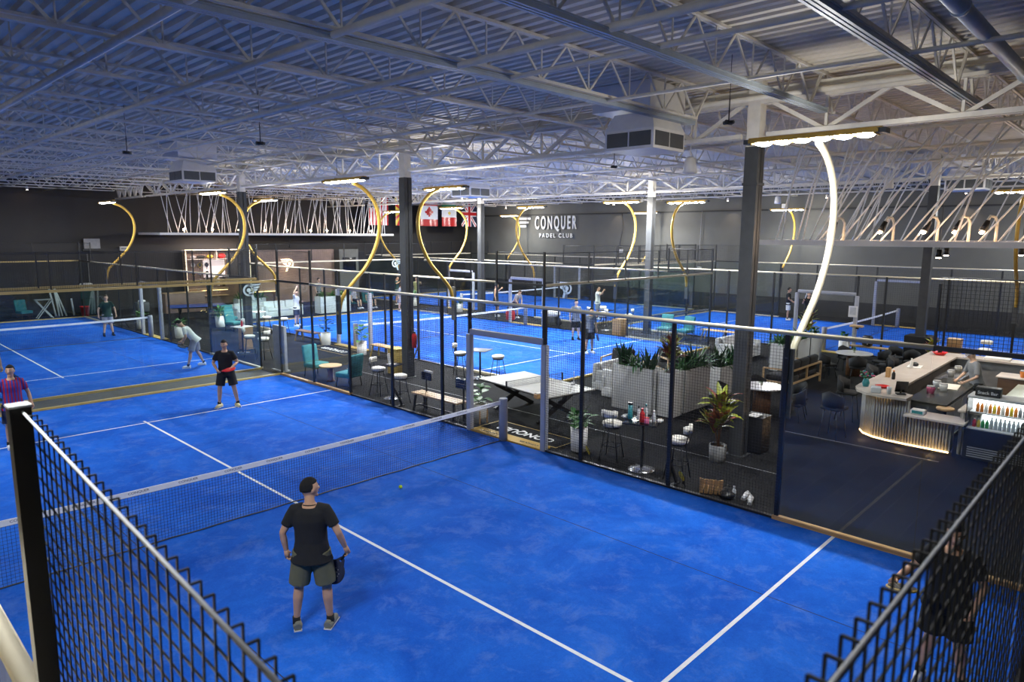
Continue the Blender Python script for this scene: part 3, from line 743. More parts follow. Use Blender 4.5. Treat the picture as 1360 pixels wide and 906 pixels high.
# ---- plants
def leaf_blade(b, base, d, L, w, droop, mi=0, seg=5, cup=.15):
    """curved strap leaf from base, horizontal heading d, length L"""
    dx, dy = math.cos(d), math.sin(d); px, py = -dy, dx
    vs = []
    el = random.uniform(.9, 1.35) if droop < .5 else random.uniform(.5, 1.1)
    x, y, z = base; st = L/seg
    for i in range(seg+1):
        t = i/seg; ww = w*(math.sin(PI*min(1, t*.82+.12)))**.8
        if i == seg: ww = w*.03
        vs += [(x-px*ww/2, y-py*ww/2, z+cup*ww), (x, y, z), (x+px*ww/2, y+py*ww/2, z+cup*ww)]
        x += dx*math.cos(el)*st; y += dy*math.cos(el)*st; z += math.sin(el)*st
        el -= droop*2.2/seg
    F = []
    for i in range(seg):
        a = i*3; F += [(a, a+1, a+4, a+3), (a+1, a+2, a+5, a+4)]
    b.add(vs, F, mi, True)
def paddle_leaf(b, base, d, L, w, el, stem=.5, mi=0):
    dx, dy = math.cos(d), math.sin(d); x0, y0, z0 = base
    x1, y1, z1 = x0+dx*math.cos(el)*L*stem, y0+dy*math.cos(el)*L*stem, z0+math.sin(el)*L*stem
    b.tube([(x0, y0, z0), (x1, y1, z1)], .006, 5, mi=mi, smooth=False)
    e2 = el-.5; px, py = -dy, dx; vs = []; seg = 5; ll = L*(1-stem)
    for i in range(seg+1):
        t = i/seg; ww = w*math.sin(PI*(.08+.9*t))**.7 if 0 < i < seg else w*.08
        x = x1+dx*math.cos(e2)*ll*t; y = y1+dy*math.cos(e2)*ll*t; z = z1+math.sin(e2)*ll*t-.15*ll*t*t
        vs += [(x-px*ww/2, y-py*ww/2, z+.12*ww), (x, y, z), (x+px*ww/2, y+py*ww/2, z+.12*ww)]
    F = []
    for i in range(seg):
        a = i*3; F += [(a, a+1, a+4, a+3), (a+1, a+2, a+5, a+4)]
    b.add(vs, F, mi, True)
def foliage(kind, b, x, y, z, s):
    if kind == 'snake':
        for i in range(26): leaf_blade(b, (x+random.uniform(-.1,.1)*s, y+random.uniform(-.1,.1)*s, z), random.uniform(0, 2*PI), random.uniform(.4,.8)*s, .06*s, random.uniform(0, .12))
    elif kind == 'grassy':
        for i in range(60): leaf_blade(b, (x+random.uniform(-.14,.14)*s, y+random.uniform(-.14,.14)*s, z), random.uniform(0, 2*PI), random.uniform(.35,.68)*s, .055*s, random.uniform(.3, .9))
    elif kind == 'fig':
        for i in range(15):
            zz = z+.02+i*.03*s; paddle_leaf(b, (x, y, zz), i*2.4, random.uniform(.26,.38)*s, .19*s, random.uniform(.3, 1.2), .35)
    elif kind == 'croton':
        for k in range(3):
            hx, hy = x+.07*s*math.cos(k*2.1), y+.07*s*math.sin(k*2.1); hz = z+(.35+.16*k)*s
            b.tube([(x, y, z), (hx, hy, hz)], .012*s, 6, mi=2)
            for i in range(26): leaf_blade(b, (hx, hy, hz-random.uniform(0, .12)*s), random.uniform(0, 2*PI), random.uniform(.32,.50)*s, .10*s, random.uniform(.1,.6), mi=(0 if random.random() < .6 else 1))
    elif kind == 'bush':
        for i in range(46): paddle_leaf(b, (x+random.uniform(-.1,.1)*s, y+random.uniform(-.1,.1)*s, z+random.uniform(0, .2)*s), random.uniform(0, 2*PI), random.uniform(.2,.36)*s, .10*s, random.uniform(.3, 1.4), .4)
def potted(label, loc, kind, s=1.0, ph=.48, pr_=.17, pot='pot', leafm='leaf', rim=True, legs=False, name='potted_plant', cat='plant'):
    t = thing(name, label, cat, loc, random.uniform(0, 6))
    z0 = .12 if legs else 0
    MB().lathe(0, 0, [(pr_*.82, z0), (pr_*.92, z0+.02), (pr_, ph), (pr_*.88, ph), (pr_*.86, ph-.05)], 26).build('pot', M[pot], t)
    if legs:
        for k in range(4):
            a = k*PI/2+.4; MB().bar((pr_*1.0*math.cos(a), pr_*1.0*math.sin(a), 0), (pr_*1.0*math.cos(a), pr_*1.0*math.sin(a), ph*.7), .025).build('stand_leg', M['wood'], t)
    MB().lathe(0, 0, [(pr_*.86, ph-.06), (pr_*.86, ph-.045)], 18).build('soil', M['woodd'], t)
    b = MB(); foliage(kind, b, 0, 0, ph-.05, s)
    b.build('foliage', [M[leafm] if isinstance(leafm, str) else M[leafm[0]], M['leafr'], M['woodd']], t)
    return t
potted('rubber plant in a pale pot on wooden stand, tucked behind the gate post', (5.62, 1.42, 0), 'fig', 1.05, .46, .17, legs=True)
potted('bright green leafy plant in a white pot beside the gate, left of a black post', (5.58, -1.62, 0), 'bush', 1.15, .52, .18, pot='white')
potted('tall yellow, green and red croton in a grey pot at the tall column foot', (7.02, -4.0, 0), 'croton', 1.2, .34, .17, pot='greypot', leafm='leafy')
potted('rubber plant in a tall white pot by the bench nearest the floor mat', (9.25, 14.35, 0), 'fig', 1.2, .5, .2, leafm='leafd')
potted('rubber plant in a white pot between the floor mat and the bench with splayed legs', (8.95, 11.35, 0), 'fig', 1.15, .52, .19, pot='white')
potted('green plant in a tall white pot behind the far marble table', (21.6, -1.55, 0), 'bush', 1.0, .62, .2, pot='white')
potted('small spiky red-green plant in front of the dark column at the bar end', (20.6, -4.6, 0), 'croton', .75, .45, .16, leafm='leafy')
potted('plant in a pale pot at the walkway gate of the back-left court', (5.75, 20.3, 0), 'bush', 1.1, .5, .19)
potted('leafy plant in a tall pale pot by the back-left court net post', (5.6, 24.6, 0), 'bush', 1.1, .5, .19)
potted('spiky green plant in a white pot before the blue ping-pong table', (8.5, 22.6, 0), 'bush', 1.3, .55, .22, pot='white')
potted('small plant in white pot beside the post of the far gate behind the middle court', (21.2, 19.6, 0), 'bush', 1.0, .5, .2, pot='white')
potted('bushy plant near the people standing beyond the middle court', (21.5, 24.2, 0), 'bush', 1.4, .5, .2)
# white planter boxes
def planter(label, cx, cy, L, W, H, kinds, rz=0, seams=0):
    t = thing('planter_box', label, 'planter', (cx, cy, 0), rz)
    b = MB(); wl = .03
    b.bev(0, -W/2+wl/2, H/2, L, wl, H, .008).bev(0, W/2-wl/2, H/2, L, wl, H, .008).bev(-L/2+wl/2, 0, H/2, wl, W, H, .008).bev(L/2-wl/2, 0, H/2, wl, W, H, .008).box(0, 0, .05, L-.02, W-.02, .06)
    b.build('box', M['wplant'], t)
    MB().box(0, 0, H-.08, L-.06, W-.06, .04).build('soil', M['woodd'], t)
    n = len(kinds)
    for i, k in enumerate(kinds):
        f = MB(); x = -L/2+L*(i+.5)/n; foliage(k, f, x, 0, H-.07, 1.0)
        f.build('foliage', [M['leafy'] if k == 'croton' else (M['leafd'] if k == 'snake' else M['leaf']), M['leafr'], M['woodd']], t)
    return t
planter('long white planter box with snake plants and grassy plants, nearest the ping-pong table', 9.35, -.5, 1.25, .42, 1.15, ['snake', 'grassy', 'snake'], PI/2)
planter('square white planter box holding the tall yellow-red croton, at the corner of the row', 9.45, -1.42, .46, .46, 1.12, ['croton'])
planter('white planter box with grassy plants facing the tall grey column', 10.5, -1.4, 1.3, .42, 1.1, ['grassy', 'snake', 'grassy'])
planter('separate white planter box of dark spiky plants right beside the tall grey column', 12.9, -1.15, 1.35, .45, .82, ['snake', 'grassy', 'snake'])
planter('tall white planter box with green plants behind the white pole base, nearest the sofas', 17.6, -.9, 1.1, .5, .92, ['grassy', 'bush'])
planter('middle white planter box in the row beside the marble table by the far court', 18.75, -.9, 1.1, .5, .92, ['bush', 'grassy'])
planter('last white planter box in the row toward the court behind the bar', 19.9, -.9, 1.1, .5, .92, ['croton', 'bush'])
planter('white planter block with green bushes before the seated people beyond the middle court', 15.9, 24.6, 2.0, .6, .95, ['bush', 'grassy', 'bush'])
planter('low white planter with palms beside the brown lobby wall', 12.0, 26.8, 1.6, .6, .9, ['grassy', 'snake', 'grassy'])
# white outdoor sofas
def sofa(label, loc, rz, L=2.0, back='sofaw', frame='wplant', D=.85):
    t = thing('sofa', label, 'sofa', loc, rz)
    MB().bev(0, 0, .16, L, D, .28, .02).build('base', M[frame], t)
    n = max(1, round(L/.8)); 
    MB().bev(0, -D/2+.08, .5, L, .14, .56, .03).build('back_panel', M[frame], t)
    for s in (-1, 1): MB().bev(s*(L/2-.07), 0, .42, .13, D, .36, .03).build('armrest', M[frame], t)
    w = (L-.28)/n
    for i in range(n):
        x = -L/2+.14+w*(i+.5)
        MB().bev(x, .08, .38, w-.02, D-.24, .15, .05).build('seat_cushion', M[back], t)
        MB().bev(x, -D/2+.24, .62, w-.04, .16, .40, .06, rot=Matrix.Rotation(R(12), 3, 'X')).build('back_cushion', M[back], t)
    return t
sofa('white outdoor sofa behind the planter row, back toward the ping-pong table', (10.3, .25, 0), -PI/2, 1.5)
sofa('white sofa behind the planters, facing the dark cushioned armchairs', (11.4, 1.3, 0), PI, 2.0)
sofa('white sofa in front of the lobby wall left of the white planter block', (12.9, 25.0, 0), PI, 2.2)
sofa('white sofa near the player in the white shirt in the middle court', (10.9, 24.9, 0), PI, 1.5)
sofa('white curved-looking sofa beyond the wooden lounge chairs, by the far benches', (18.6, 1.2, 0), PI, 2.0)
# wooden lounge sofa with dark cushions
def wood_sofa(label, loc, rz, L):
    t = thing('wooden_sofa', label, 'sofa', loc, rz)
    D = .85
    for z in (.24, .62):
        MB().bar((-L/2, -D/2, z), (L/2, -D/2, z), .06, .04).bar((-L/2, -D/2, z), (-L/2, D/2, z), .06, .04).bar((L/2, -D/2, z), (L/2, D/2, z), .06, .04).build('frame', M['woodl'], t)
    for sx in (-1, 0, 1):
        MB().bar((sx*L/2, -D/2, 0 if sx else .24), (sx*L/2, -D/2, .62), .05).build('post', M['woodl'], t)
    for sx in (-1, 1): MB().bar((sx*L/2, D/2, 0), (sx*L/2, D/2, .62), .05).build('post', M['woodl'], t)
    n = max(1, round(L/.8)); w = (L-.1)/n
    for i in range(n):
        x = -L/2+.05+w*(i+.5)
        MB().bev(x, .02, .34, w-.02, D-.1, .16, .05).build('seat_cushion', M['sofa'], t); MB().bev(x, -D/2+.15, .62, w-.03, .18, .48, .07, rot=Matrix.Rotation(R(8), 3, 'X')).build('back_cushion', M['sofa'], t)
    return t
wood_sofa('wooden sofa frame with charcoal cushions seen from behind, past the round marble table', (15.3, -2.15, 0), 0, 2.2)
wood_sofa('wooden armchair with charcoal cushions just behind the tall grey column', (13.9, 1.1, 0), R(150), .9)
wood_sofa('wooden armchair with charcoal cushions, nearest the white sofa and the middle court corner', (12.6, 2.3, 0), R(100), .9)
bottle('pink drink cup on the arm of the charcoal sofa behind the column', (14.15, -2.57, .645), 'pink', 'white', .13, .04, neck=False, cat='cup')
# round marble tables and dark shell chairs
def round_table(label, loc, r=.5):
    t = thing('round_table', label, 'table', loc)
    MB().lathe(0, 0, [(r-.01, .71), (r, .72), (r, .74), (r-.01, .75)], 36).build('tabletop', M['marble'], t)
    b = MB(); b.lathe(0, 0, [(.20, 0), (.20, .71)], 22)
    for i in range(22): a = 2*PI*i/22; b.cyl(.2*math.cos(a), .2*math.sin(a), 0, .71, .016, 6)
    b.build('pedestal', M['woodd'], t); return t
def shell_chair(label, loc, rz, m='sofa', h=.45, group=None):
    t = thing('shell_chair', label, 'chair', loc, rz, group)
    MB().bev(0, 0, h-.03, .44, .44, .08, .035).build('seat', M[m], t)
    n = 10; vs = []; F = []
    for i in range(n+1):
        a = R(-75+150*i/n); x, y = .24*math.sin(a), .02-.25*math.cos(a); k = 1-.35*abs(i-n/2)/(n/2)
        ox, oy = math.sin(a)*.02, -math.cos(a)*.02
        vs += [(x-ox, y-oy, h), (x+ox, y+oy, h), (x+ox*1.6, y+oy*1.6, h+.36*k), (x-ox*.2, y-oy*.2, h+.37*k)]
    for i in range(n):
        for e in range(4): F.append((i*4+e, i*4+(e+1) % 4, i*4+4+(e+1) % 4, i*4+4+e))
    F += [(0,3,2,1), (n*4, n*4+1, n*4+2, n*4+3)]
    MB().add(vs, F, 0, True).build('backrest', M[m], t)
    for sx in (-1, 1):
        for sy in (-1, 1): MB().tube([(sx*.14, sy*.14, h-.06), (sx*.21, sy*.21, 0)], [.014, .010], 7).build('leg', M['black'], t)
    return t
round_table('round white marble table in front of the charcoal wooden sofa', (11.15, -3.05, 0), .52)
round_table('round marble table among dark chairs near the white planter row end', (18.1, -3.0, 0), .55)
potted('tiny plant in a small pot centred on the marble table nearest the column', (11.2, -3.0, .755), 'bush', .22, .07, .035, pot='pot', name='table_plant')
potted('tiny plant in a small pot centred on the far marble table', (18.1, -3.0, .755), 'bush', .3, .1, .04, pot='pot', name='table_plant')
for lab, x, y, a in (('dark shell chair half under the near marble table, its back to the glass', 11.2, -3.85, 0), ('grey shell chair right of the near marble table, turned sideways', 11.9, -3.6, 50), ('dark shell chair on the planter side of the near marble table', 10.7, -2.35, 195), ('dark shell chair beyond the near marble table', 11.95, -2.55, 130)):
    shell_chair(lab, (x, y, 0), R(a))
for lab, x, y, a in (('dark shell chair nearest the planter row at the far marble table', 17.2, -2.5, -130), ('dark shell chair in front of the far marble table', 17.35, -3.35, -70), ('dark shell chair on the bar side of the far marble table', 18.3, -3.9, 5), ('dark shell chair tilted away at the bar side of the far marble table', 18.95, -3.6, 60), ('dark shell chair behind the far marble table before the white pot', 18.9, -2.5, 140)):
    shell_chair(lab, (x, y, 0), R(a))
for lab, x, y, a in (('dark lounge chair before the black base of the slim bar column', 20.2, -3.7, 140), ('dark lounge chair by the far end of the bar counter', 19.6, -4.3, 100)):
    shell_chair(lab, (x, y, 0), R(a))
t = thing('column_base_cabinet', 'black boxy cabinet wrapped around the foot of the slim column by the bar', 'cabinet', (21.3, -4.1, 0)); b = MB(); b.box(0, -.3, .55, .8, .2, 1.1).box(0, .3, .55, .8, .2, 1.1).box(-.3, 0, .55, .2, .4, 1.1).box(.3, 0, .55, .2, .4, 1.1); b.build('panel', M['black'], t)
t = thing('column_wrap_box', 'black waste box behind the croton at the foot of the tall grey column', 'bin', (8.2, -4.25, 0)); MB().bev(0, 0, .38, .42, .42, .74, .01).build('body', M['black'], t); MB().box(0, 0, .76, .44, .44, .02).build('lid', M['black'], t)
t = thing('fire_extinguisher_tag', 'white paper notice tray fixed low on the tall column behind the croton', 'notice', (8.0, -4.25, .775)); MB().box(.1, 0, .012, .3, .2, .015).build('sheet', M['white'], t)
t.name = 'notice_tray'
# ping-pong table (outdoor, pale, crossed legs)
def pingpong(label, loc, rz, top, net=True, leg='black'):
    t = thing('ping_pong_table', label, 'table', loc, rz)
    for s in (-1, 1): MB().bev(0, s*.69, .745, 1.525, 1.365, .03, .006).build('tabletop', M[top], t)
    b = MB(); b.box(0, 0, .70, 1.3, 2.5, .06)
    b.build('apron', M[leg], t)
    for s in (-1, 1):
        MB().bar((-.62, s*.85, 0), (.62, s*.85, .68), .08, .1).bar((.62, s*.85, 0), (-.62, s*.85, .68), .08, .1).build('crossed_leg', M[leg], t)
    if net:
        n = MB()
        for i in range(62): x = -.9+1.8*i/61; n.box(x, 0, .84, .003, .003, .15)
        for j in range(6): n.box(0, 0, .775+.027*j, 1.8, .003, .003)
        n.box(0, 0, .915, 1.8, .006, .012)
        n.build('net', M['darkcol'], t)
        for s in (-1, 1): MB().box(s*.92, 0, .83, .03, .03, .2).build('net_post', M['black'], t)
    return t
pingpong('pale outdoor ping-pong table with crossed dark legs in the walkway beside the gate', (7.25, 1.12, 0), R(-8), 'ttop')
t = thing('paddle_crate', 'small open wooden box on the near end of the pale ping-pong table', 'box', (6.15, -.05, .762), R(-8)); MB().bev(0, 0, .06, .34, .14, .11, .02).build('body', M['wood'], t)
MB().box(0, 0, .125, .3, .10, .02).build('lid', M['ivory'], t)
t = thing('table_sign', 'grey upright card standing on the far end of the pale ping-pong table', 'sign', (7.9, .4, .762), R(40)); MB().box(0, 0, .15, .22, .01, .3).build('card', M['lgrey'], t); MB().box(0, .02, .01, .22, .1, .02).build('foot', M['lgrey'], t)
# stools beside the middle court fence
bar_stool('white stool with backrest left of the small square table by the middle court fence', (8.95, 5.85, 0), R(-150))
bar_stool('backless white stool right of the small square table by the middle court fence', (9.35, 4.55, 0), R(10), back=False)
high_table('small square dark table on a thin post by the middle court fence', (9.2, 5.2, 0), .4, top='darkcol', h=.9, w=.62)
# stools behind, seen through the glass of the court corner
bar_stool('white stool seen through the corner glass, on the side of the seated lounge', (5.85, 13.9, 0), R(-120))
bar_stool('white stool seen through the corner glass, closer to the grey pillar', (5.95, 13.0, 0), R(20))
high_table('high table of the corner-glass stools, with a hand sanitiser and white holder', (6.05, 14.9, 0), .2, top='white', h=1.0, w=.6)
bottle('red pump bottle on the high table behind the corner glass', (6.0, 14.8, 1.012), 'red', 'white', .26, .04)
t = thing('tissue_holder', 'white dispenser beside the red bottle on the high table behind the corner glass', 'dispenser', (6.15, 15.05, 1.012)); MB().bev(0, 0, .13, .14, .12, .26, .02).build('body', M['white'], t); MB().box(0, -.062, .1, .08, .01, .1).build('slot', M['grey'], t)
t = thing('wooden_side_box', 'wooden box cabinet below the red pump bottle behind the corner glass', 'cabinet', (6.5, 15.6, 0)); MB().bev(0, 0, .45, .4, .4, .9, .01).build('body', M['wood'], t); MB().box(0, -.205, .45, .3, .012, .7).build('door', M['wood'], t)
bar_stool('white stool by the player in the white shirt, left one', (9.05, 18.95, 0), R(-120), back=False)
bar_stool('white stool by the player in the white shirt, nearest his feet', (9.3, 17.9, 0), R(20), back=False)
high_table('white-topped high table between the two stools near the white-shirt player', (8.95, 19.7, 0), .2, top='white', h=.95, w=.6)
# floor mats with lettering
def floor_mat(label, cx, cy, L, W):
    t = thing('floor_mat', label, 'mat', (cx, cy, 0))
    MB().box(0, 0, .006, W, L, .008).build('mat_base', M['carpet'], t)
    b = MB(); 
    for s in (-1, 1): b.box(s*W/2, 0, .0108, .025, L, .002).box(0, s*L/2, .0108, W, .025, .002)
    b.build('border', M['woody'], t)
    lettering('CONQUER', .36, M['letter'], t, (-.05, 0, .0118), (0, 0, PI/2), .95, .001)
    return t
floor_mat('dark floor mat lettered CONQUER at the near court gate', 5.72, 0, 2.35, .72)
floor_mat('dark floor mat lettered CONQUER at the middle court gate', 8.85, 13.0, 2.6, .85)
# carpet line marks: thin pale joint strips in the carpet
b = MB()
for y0, y1, x in ((-5.2, 9.5, 7.1), (-7.2, -4.0, 10.1)): b.box(x, (y0+y1)/2, .002, .02, y1-y0, .003)
tag(b.build('carpet_joint_strip', M['grey']), None, None, None, 'structure')
# things on the carpet by the fence
t = thing('padel_crate', 'open slatted wooden crate tipped on the carpet by the fence', 'crate', (5.42, -4.72, 0), R(25))
b = MB()
for i in range(5): b.box(0, -.16+.08*i, .03, .42, .06, .02); b.box(-.2, -.16+.08*i, .15, .02, .06, .26)
b.bar((-.2, -.18, .28), (.22, -.18, .05), .03).bar((-.2, .18, .28), (.22, .18, .05), .03).box(.2, 0, .08, .02, .36, .1)
b.build('slat_frame', M['wood'], t)
t = thing('gym_bag', 'flat black bag between the wooden crate and the pale trainers', 'bag', (5.4, -5.05, 0), .3); MB().ell((0, 0, .07), (.24, .14, .07), 18, 10).build('body', M['black'], t); MB().tube([(-.12, 0, .13), (0, .02, .2), (.12, 0, .13)], .01, 6).build('strap', M['black'], t)
bottle('small clear bottle standing on the floor by the wooden crate', (5.38, -5.16, 0), 'clear', 'white', .22, .035)
def shoe_mesh(mm, L=.27):
    b = MB(); b.tube([(0, -.10, .045), (0, -.05, .05), (0, .03, .042), (0, .10, .034), (0, .155, .026)], [(.036, .046), (.042, .052), (.050, .044), (.050, .036), (.028, .024)], 12)
    b.ell((0, -.055, .08), (.034, .055, .03), 12, 6)
    b.box(0, .02, .008, .075, .25, .016)
    return b
def loose_shoe(label, loc, rz):
    t = thing('trainer_shoe', label, 'shoe', loc, rz); shoe_mesh(0).build('upper', M['lgrey'], t); return t
loose_shoe('pale trainer beside the black bag by the fence, farther from the bottle', (5.42, -5.44, 0), R(110)); loose_shoe('pale trainer lying next to the clear bottle by the fence', (5.55, -5.30, 0), R(95))
# rackets leaning at the fence posts
def racket(label, loc, rot, c1='yellow', c2='black', sc_=1.0, held=False):
    t = thing('padel_racket', label, 'racket', loc); t.rotation_euler = rot; t.scale = (sc_,)*3
    n = 28; def_pts = [(.125*math.cos(2*PI*i/n), .30+.135*math.sin(2*PI*i/n)) for i in range(n)]
    # frame ring
    MB().tube([(x*1.0, 0, z) for x, z in def_pts]+[(def_pts[0][0], 0, def_pts[0][1])], (.012), 8, cap=False).bar((-.05, 0, .18), (-.012, 0, .11), .02, .03).bar((.05, 0, .18), (.012, 0, .11), .02, .03).build('rim', M[c1], t)
    b = MB(); b.add([(x*.95, -.015, .30+(z-.30)*.95) for x, z in def_pts]+[(x*.95, .015, .30+(z-.30)*.95) for x, z in def_pts], [tuple(range(n)), tuple(reversed(range(n, 2*n)))]+[(i, n+i, n+(i+1) % n, (i+1) % n) for i in range(n)]); b.build('face', M[c2], t)
    h = MB()
    for j in range(5):
        for i in range(-2, 3):
            if abs(i)+abs(j-2) < 4: h.cyl(i*.034, 0, 0, .034, .0055, 8)
    hh = MB()
    for j in range(5):
        for i in range(-2, 3):
            if abs(i)+abs(j-2) < 4: hh.tube([(i*.034, -.0165, .24+j*.032), (i*.034, .0165, .24+j*.032)], .0055, 8)
    hh.build('hole_pattern', M['grey'], t)
    MB().tube([(0, 0, -.01), (0, 0, .13)], .016, 10).build('grip', M['black'], t)
    return t
racket('black and yellow racket leaning at the post left of the plant-side stool', (5.25, -2.2, .02), (R(-20), 0, R(60)), 'black', 'yellow', .72)
racket('black and yellow racket leaning at the post beside the post-side stool', (5.25, -4.3, .02), (R(-20), 0, R(60)), 'black', 'yellow', .72)
# tennis balls
def ball(label, x, y, z=.045): return tag(MB().ell((0, 0, 0), (.033,)*3, 16, 10).build('padel_ball', M['ball'], None, (x, y, z)), label, 'ball')
ball('yellow-green ball on the turf just in front of the net', 1.62, -.76)
ball('yellow-green ball lying in the court behind the bar, by the marble table', 23.6, -1.3)
# ================================================================ BAR
# long counter: from the rounded tip at (10.6,-5.6) along x to 17.6, then along -y
def fluted_path(b, pts, z0, z1, r=.022, step=.055):
    acc = 0; prev = V(*pts[0], 0)
    for p in pts[1:]:
        q = V(*p, 0); d = q-prev; L = d.length; k = max(1, int(L/step))
        for i in range(k):
            c = prev+d*(i/k); b.cyl(c.x, c.y, z0, z1, r, 6)
        prev = q
front = [(11.55, -5.35), (11.2, -5.38), (10.95, -5.52), (10.78, -5.75), (10.70, -6.05), (10.66, -6.5), (10.64, -7.25)]
t = thing('bar_counter', 'bar counter with fluted grey front, pale stone top and rounded corner', 'counter', (0,0,0))
b = MB(); fluted_path(b, front[:6], .10, 1.02); b.build('fluted_front', M['flute'], t)
b = MB(); fluted_path(b, front[4:], .10, .70); b.build('low_front', M['flute'], t)
b = MB(); b.prism([(11.55, -5.4), (11.2, -5.43), (11.0, -5.56), (10.83, -5.78), (10.75, -6.06), (10.71, -6.4), (11.0, -6.4), (11.1, -6.0), (11.55, -6.0)], .1, 1.02).box(14.5, -5.65, .56, 6.0, .3, .92).box(17.65, -7.4, .56, .3, 3.6, .92)
b.build('body', M['grey'], t)
MB().prism([(10.71, -6.35), (10.69, -7.25), (11.0, -7.25), (11.0, -6.35)], .1, .70).build('low_body', M['grey'], t)
top = MB(); top.prism([(17.9, -5.2), (11.5, -5.2), (11.1, -5.23), (10.78, -5.36), (10.56, -5.62), (10.48, -5.95), (10.52, -6.42), (11.05, -6.42), (11.15, -6.12), (11.5, -6.02), (17.3, -5.98), (17.3, -9.3), (17.95, -9.3), (17.95, -5.2)], 1.04, 1.09); top.build('countertop', M['stone'], t)
MB().bev(10.75, -6.95, .745, .62, 1.1, .05, .012).build('low_shelf', M['stone'], t)
g = MB(); g.tube([(x-.03, y-.0, .09) for x, y in front], .018, 8); g.build('glow_strip', M['ledwarm'], t)
g = MB(); g.tube([(x+.03, y-.03, 1.0) for x, y in front[1:5]], .012, 8); g.build('glow_strip', M['ledwarm'], t)
MB().prism([(x+.05, y-.05) for x, y in front]+[(10.95, -7.25), (11.1, -6.4), (11.6, -5.9)], .0, .08).build('plinth', M['black'], t)
for x, y in ((10.75, -5.6), (10.58, -6.4), (10.55, -7.0)):
    l = bpy.data.lights.new('counter_glow', 'POINT'); l.energy = 1.6; l.color = (1, .6, .25); l.shadow_soft_size = .03; o = bpy.data.objects.new('counter_glow', l); COL.objects.link(o); o.location = (x-.1, y+.02, .07); o.parent = t
# inner work counter
t = thing('work_counter', 'dark inner work counter along the back of the bar front', 'counter', (0,0,0))
MB().box(13.05, -6.6, .43, 3.2, .7, .86).build('body', M['darkcol'], t); MB().bev(13.05, -6.6, .885, 3.3, .78, .04, .01).build('countertop', M['darkstone'], t)
for i in range(4): MB().box(11.85+.8*i, -6.96, .45, .76, .02, .7).build('door', M['grey'], t)
t = thing('menu_tablet', 'blue-lit small screen at the end of the inner work counter', 'screen', (13.6, -6.99, .6)); MB().box(0, 0, 0, .1, .02, .16).build('screen', M['bluelit'], t); MB().box(0, .01, 0, .14, .01, .2).build('case', M['black'], t)
# kitchen cabinets at the back right
t = thing('back_cabinet', 'brown wooden back cabinet with pale top at the far side of the bar', 'cabinet', (16.2, -8.3, 0))
MB().box(0, 0, .45, .7, 2.2, .86).build('body', M['woodd'], t); MB().bev(0, 0, .90, .76, 2.3, .04, .01).build('countertop', M['stone'], t)
for s in (-1, 1):
    o = MB().box(-.36, s*.55, .45, .02, 1.04, .78).build('door', M['woodd'], t); MB().box(-.38, s*.12, .55, .015, .015, .2).build('handle', M['black'], o)
t = thing('steel_counter', 'steel shelf counter with trays against the inside of the long bar top', 'counter', (15.6, -6.3, 0)); MB().box(0, 0, .42, 1.9, .5, .84).build('body', M['grey'], t); MB().bev(0, 0, .86, 1.95, .55, .04, .01).build('countertop', M['chrome'], t)
t = thing('prep_table', 'sage green stone prep table behind the bartender', 'table', (14.2, -8.15, 0))
MB().bev(0, 0, .88, 1.8, .85, .05, .01).build('tabletop', M['greentop'], t)
for sx in (-1, 1):
    for sy in (-1, 1): MB().box(sx*.8, sy*.36, .43, .06, .06, .86).build('leg', M['black'], t)
MB().box(0, 0, .25, 1.6, .72, .03).build('lower_shelf', M['darkcol'], t)
# pale end pillar beside the fridge
t = thing('counter_end_post', 'short pale fluted post between the low bar shelf and the fridge', 'counter', (11.1, -7.5, 0)); b = MB(); b.box(0, 0, .45, .3, .34, .9); fluted_path(b, [(-.16, -.17), (-.16, .17)], 0, .9); b.build('body', M['flute'], t); MB().bev(.15, 0, .93, .75, .42, .05, .01).build('countertop', M['stone'], t)
# display fridge
F = thing('display_fridge', 'black open-front display fridge full of bottles under a Snack Bar sign', 'fridge', (10.95, -8.35, 0))
MB().box(0, 0, .34, .62, 1.75, .62).build('base_cabinet', M['black'], F)
MB().box(.28, 0, .98, .05, 1.72, .64).build('back_panel', M['fridgelight'], F)
for s in (-1, 1): MB().prism([(-.30, -.0), (.31, 0), (.31, .02), (-.30, .02)], .66, 1.27).xf(Matrix.Translation((0, s*.87-(.01), 0))).build('side_panel', M['black'], F)
MB().bev(.04, 0, 1.29, .55, 1.78, .05, .015).build('top_panel', M['lgrey'], F)
MB().box(.02, 0, 1.255, .4, 1.6, .012).build('light_strip', M['fridgelight'], F)
MB().box(.08, 0, .96, .38, 1.70, .02).build('shelf', M['lgrey'], F); MB().box(.0, 0, .66, .56, 1.70, .02).build('shelf', M['lgrey'], F)
MB().box(-.30, 0, .955, .01, 1.7, .56, rot=Matrix.Rotation(R(-12), 3, 'Y')).build('front_glass', M['glassc'], F)
b = MB()
for i in range(5): b.box(-.315, .02, .10+.045*i, .012, 1.55, .02)
b.build('grille', M['grey'], F)
sg = thing('snack_sign', 'small black box sign reading Snack Bar on top of the fridge', 'sign', (10.9, -7.78, 1.316)); MB().bev(0, 0, .09, .22, .42, .18, .01).build('body', M['black'], sg)
lettering('Snack Bar', .085, M['letter'], sg, (-.114, 0, .075), (PI/2, 0, -PI/2), 1.0, .002)
cols = ['orange', 'orange', 'ivory', 'orange', 'yellow', 'orange', 'ivory', 'orange', 'yellow', 'orange', 'grey', 'lgrey', 'grey', 'pink', 'tealp', 'red', 'yellow', 'yellow', 'green', 'yellow', 'yellow']
cname = {'orange': 'orange juice', 'ivory': 'pale juice', 'yellow': 'yellow drink', 'grey': 'grey-labelled', 'lgrey': 'silver', 'pink': 'pink drink', 'tealp': 'teal drink', 'red': 'red drink', 'green': 'green drink', 'clear': 'clear water'}
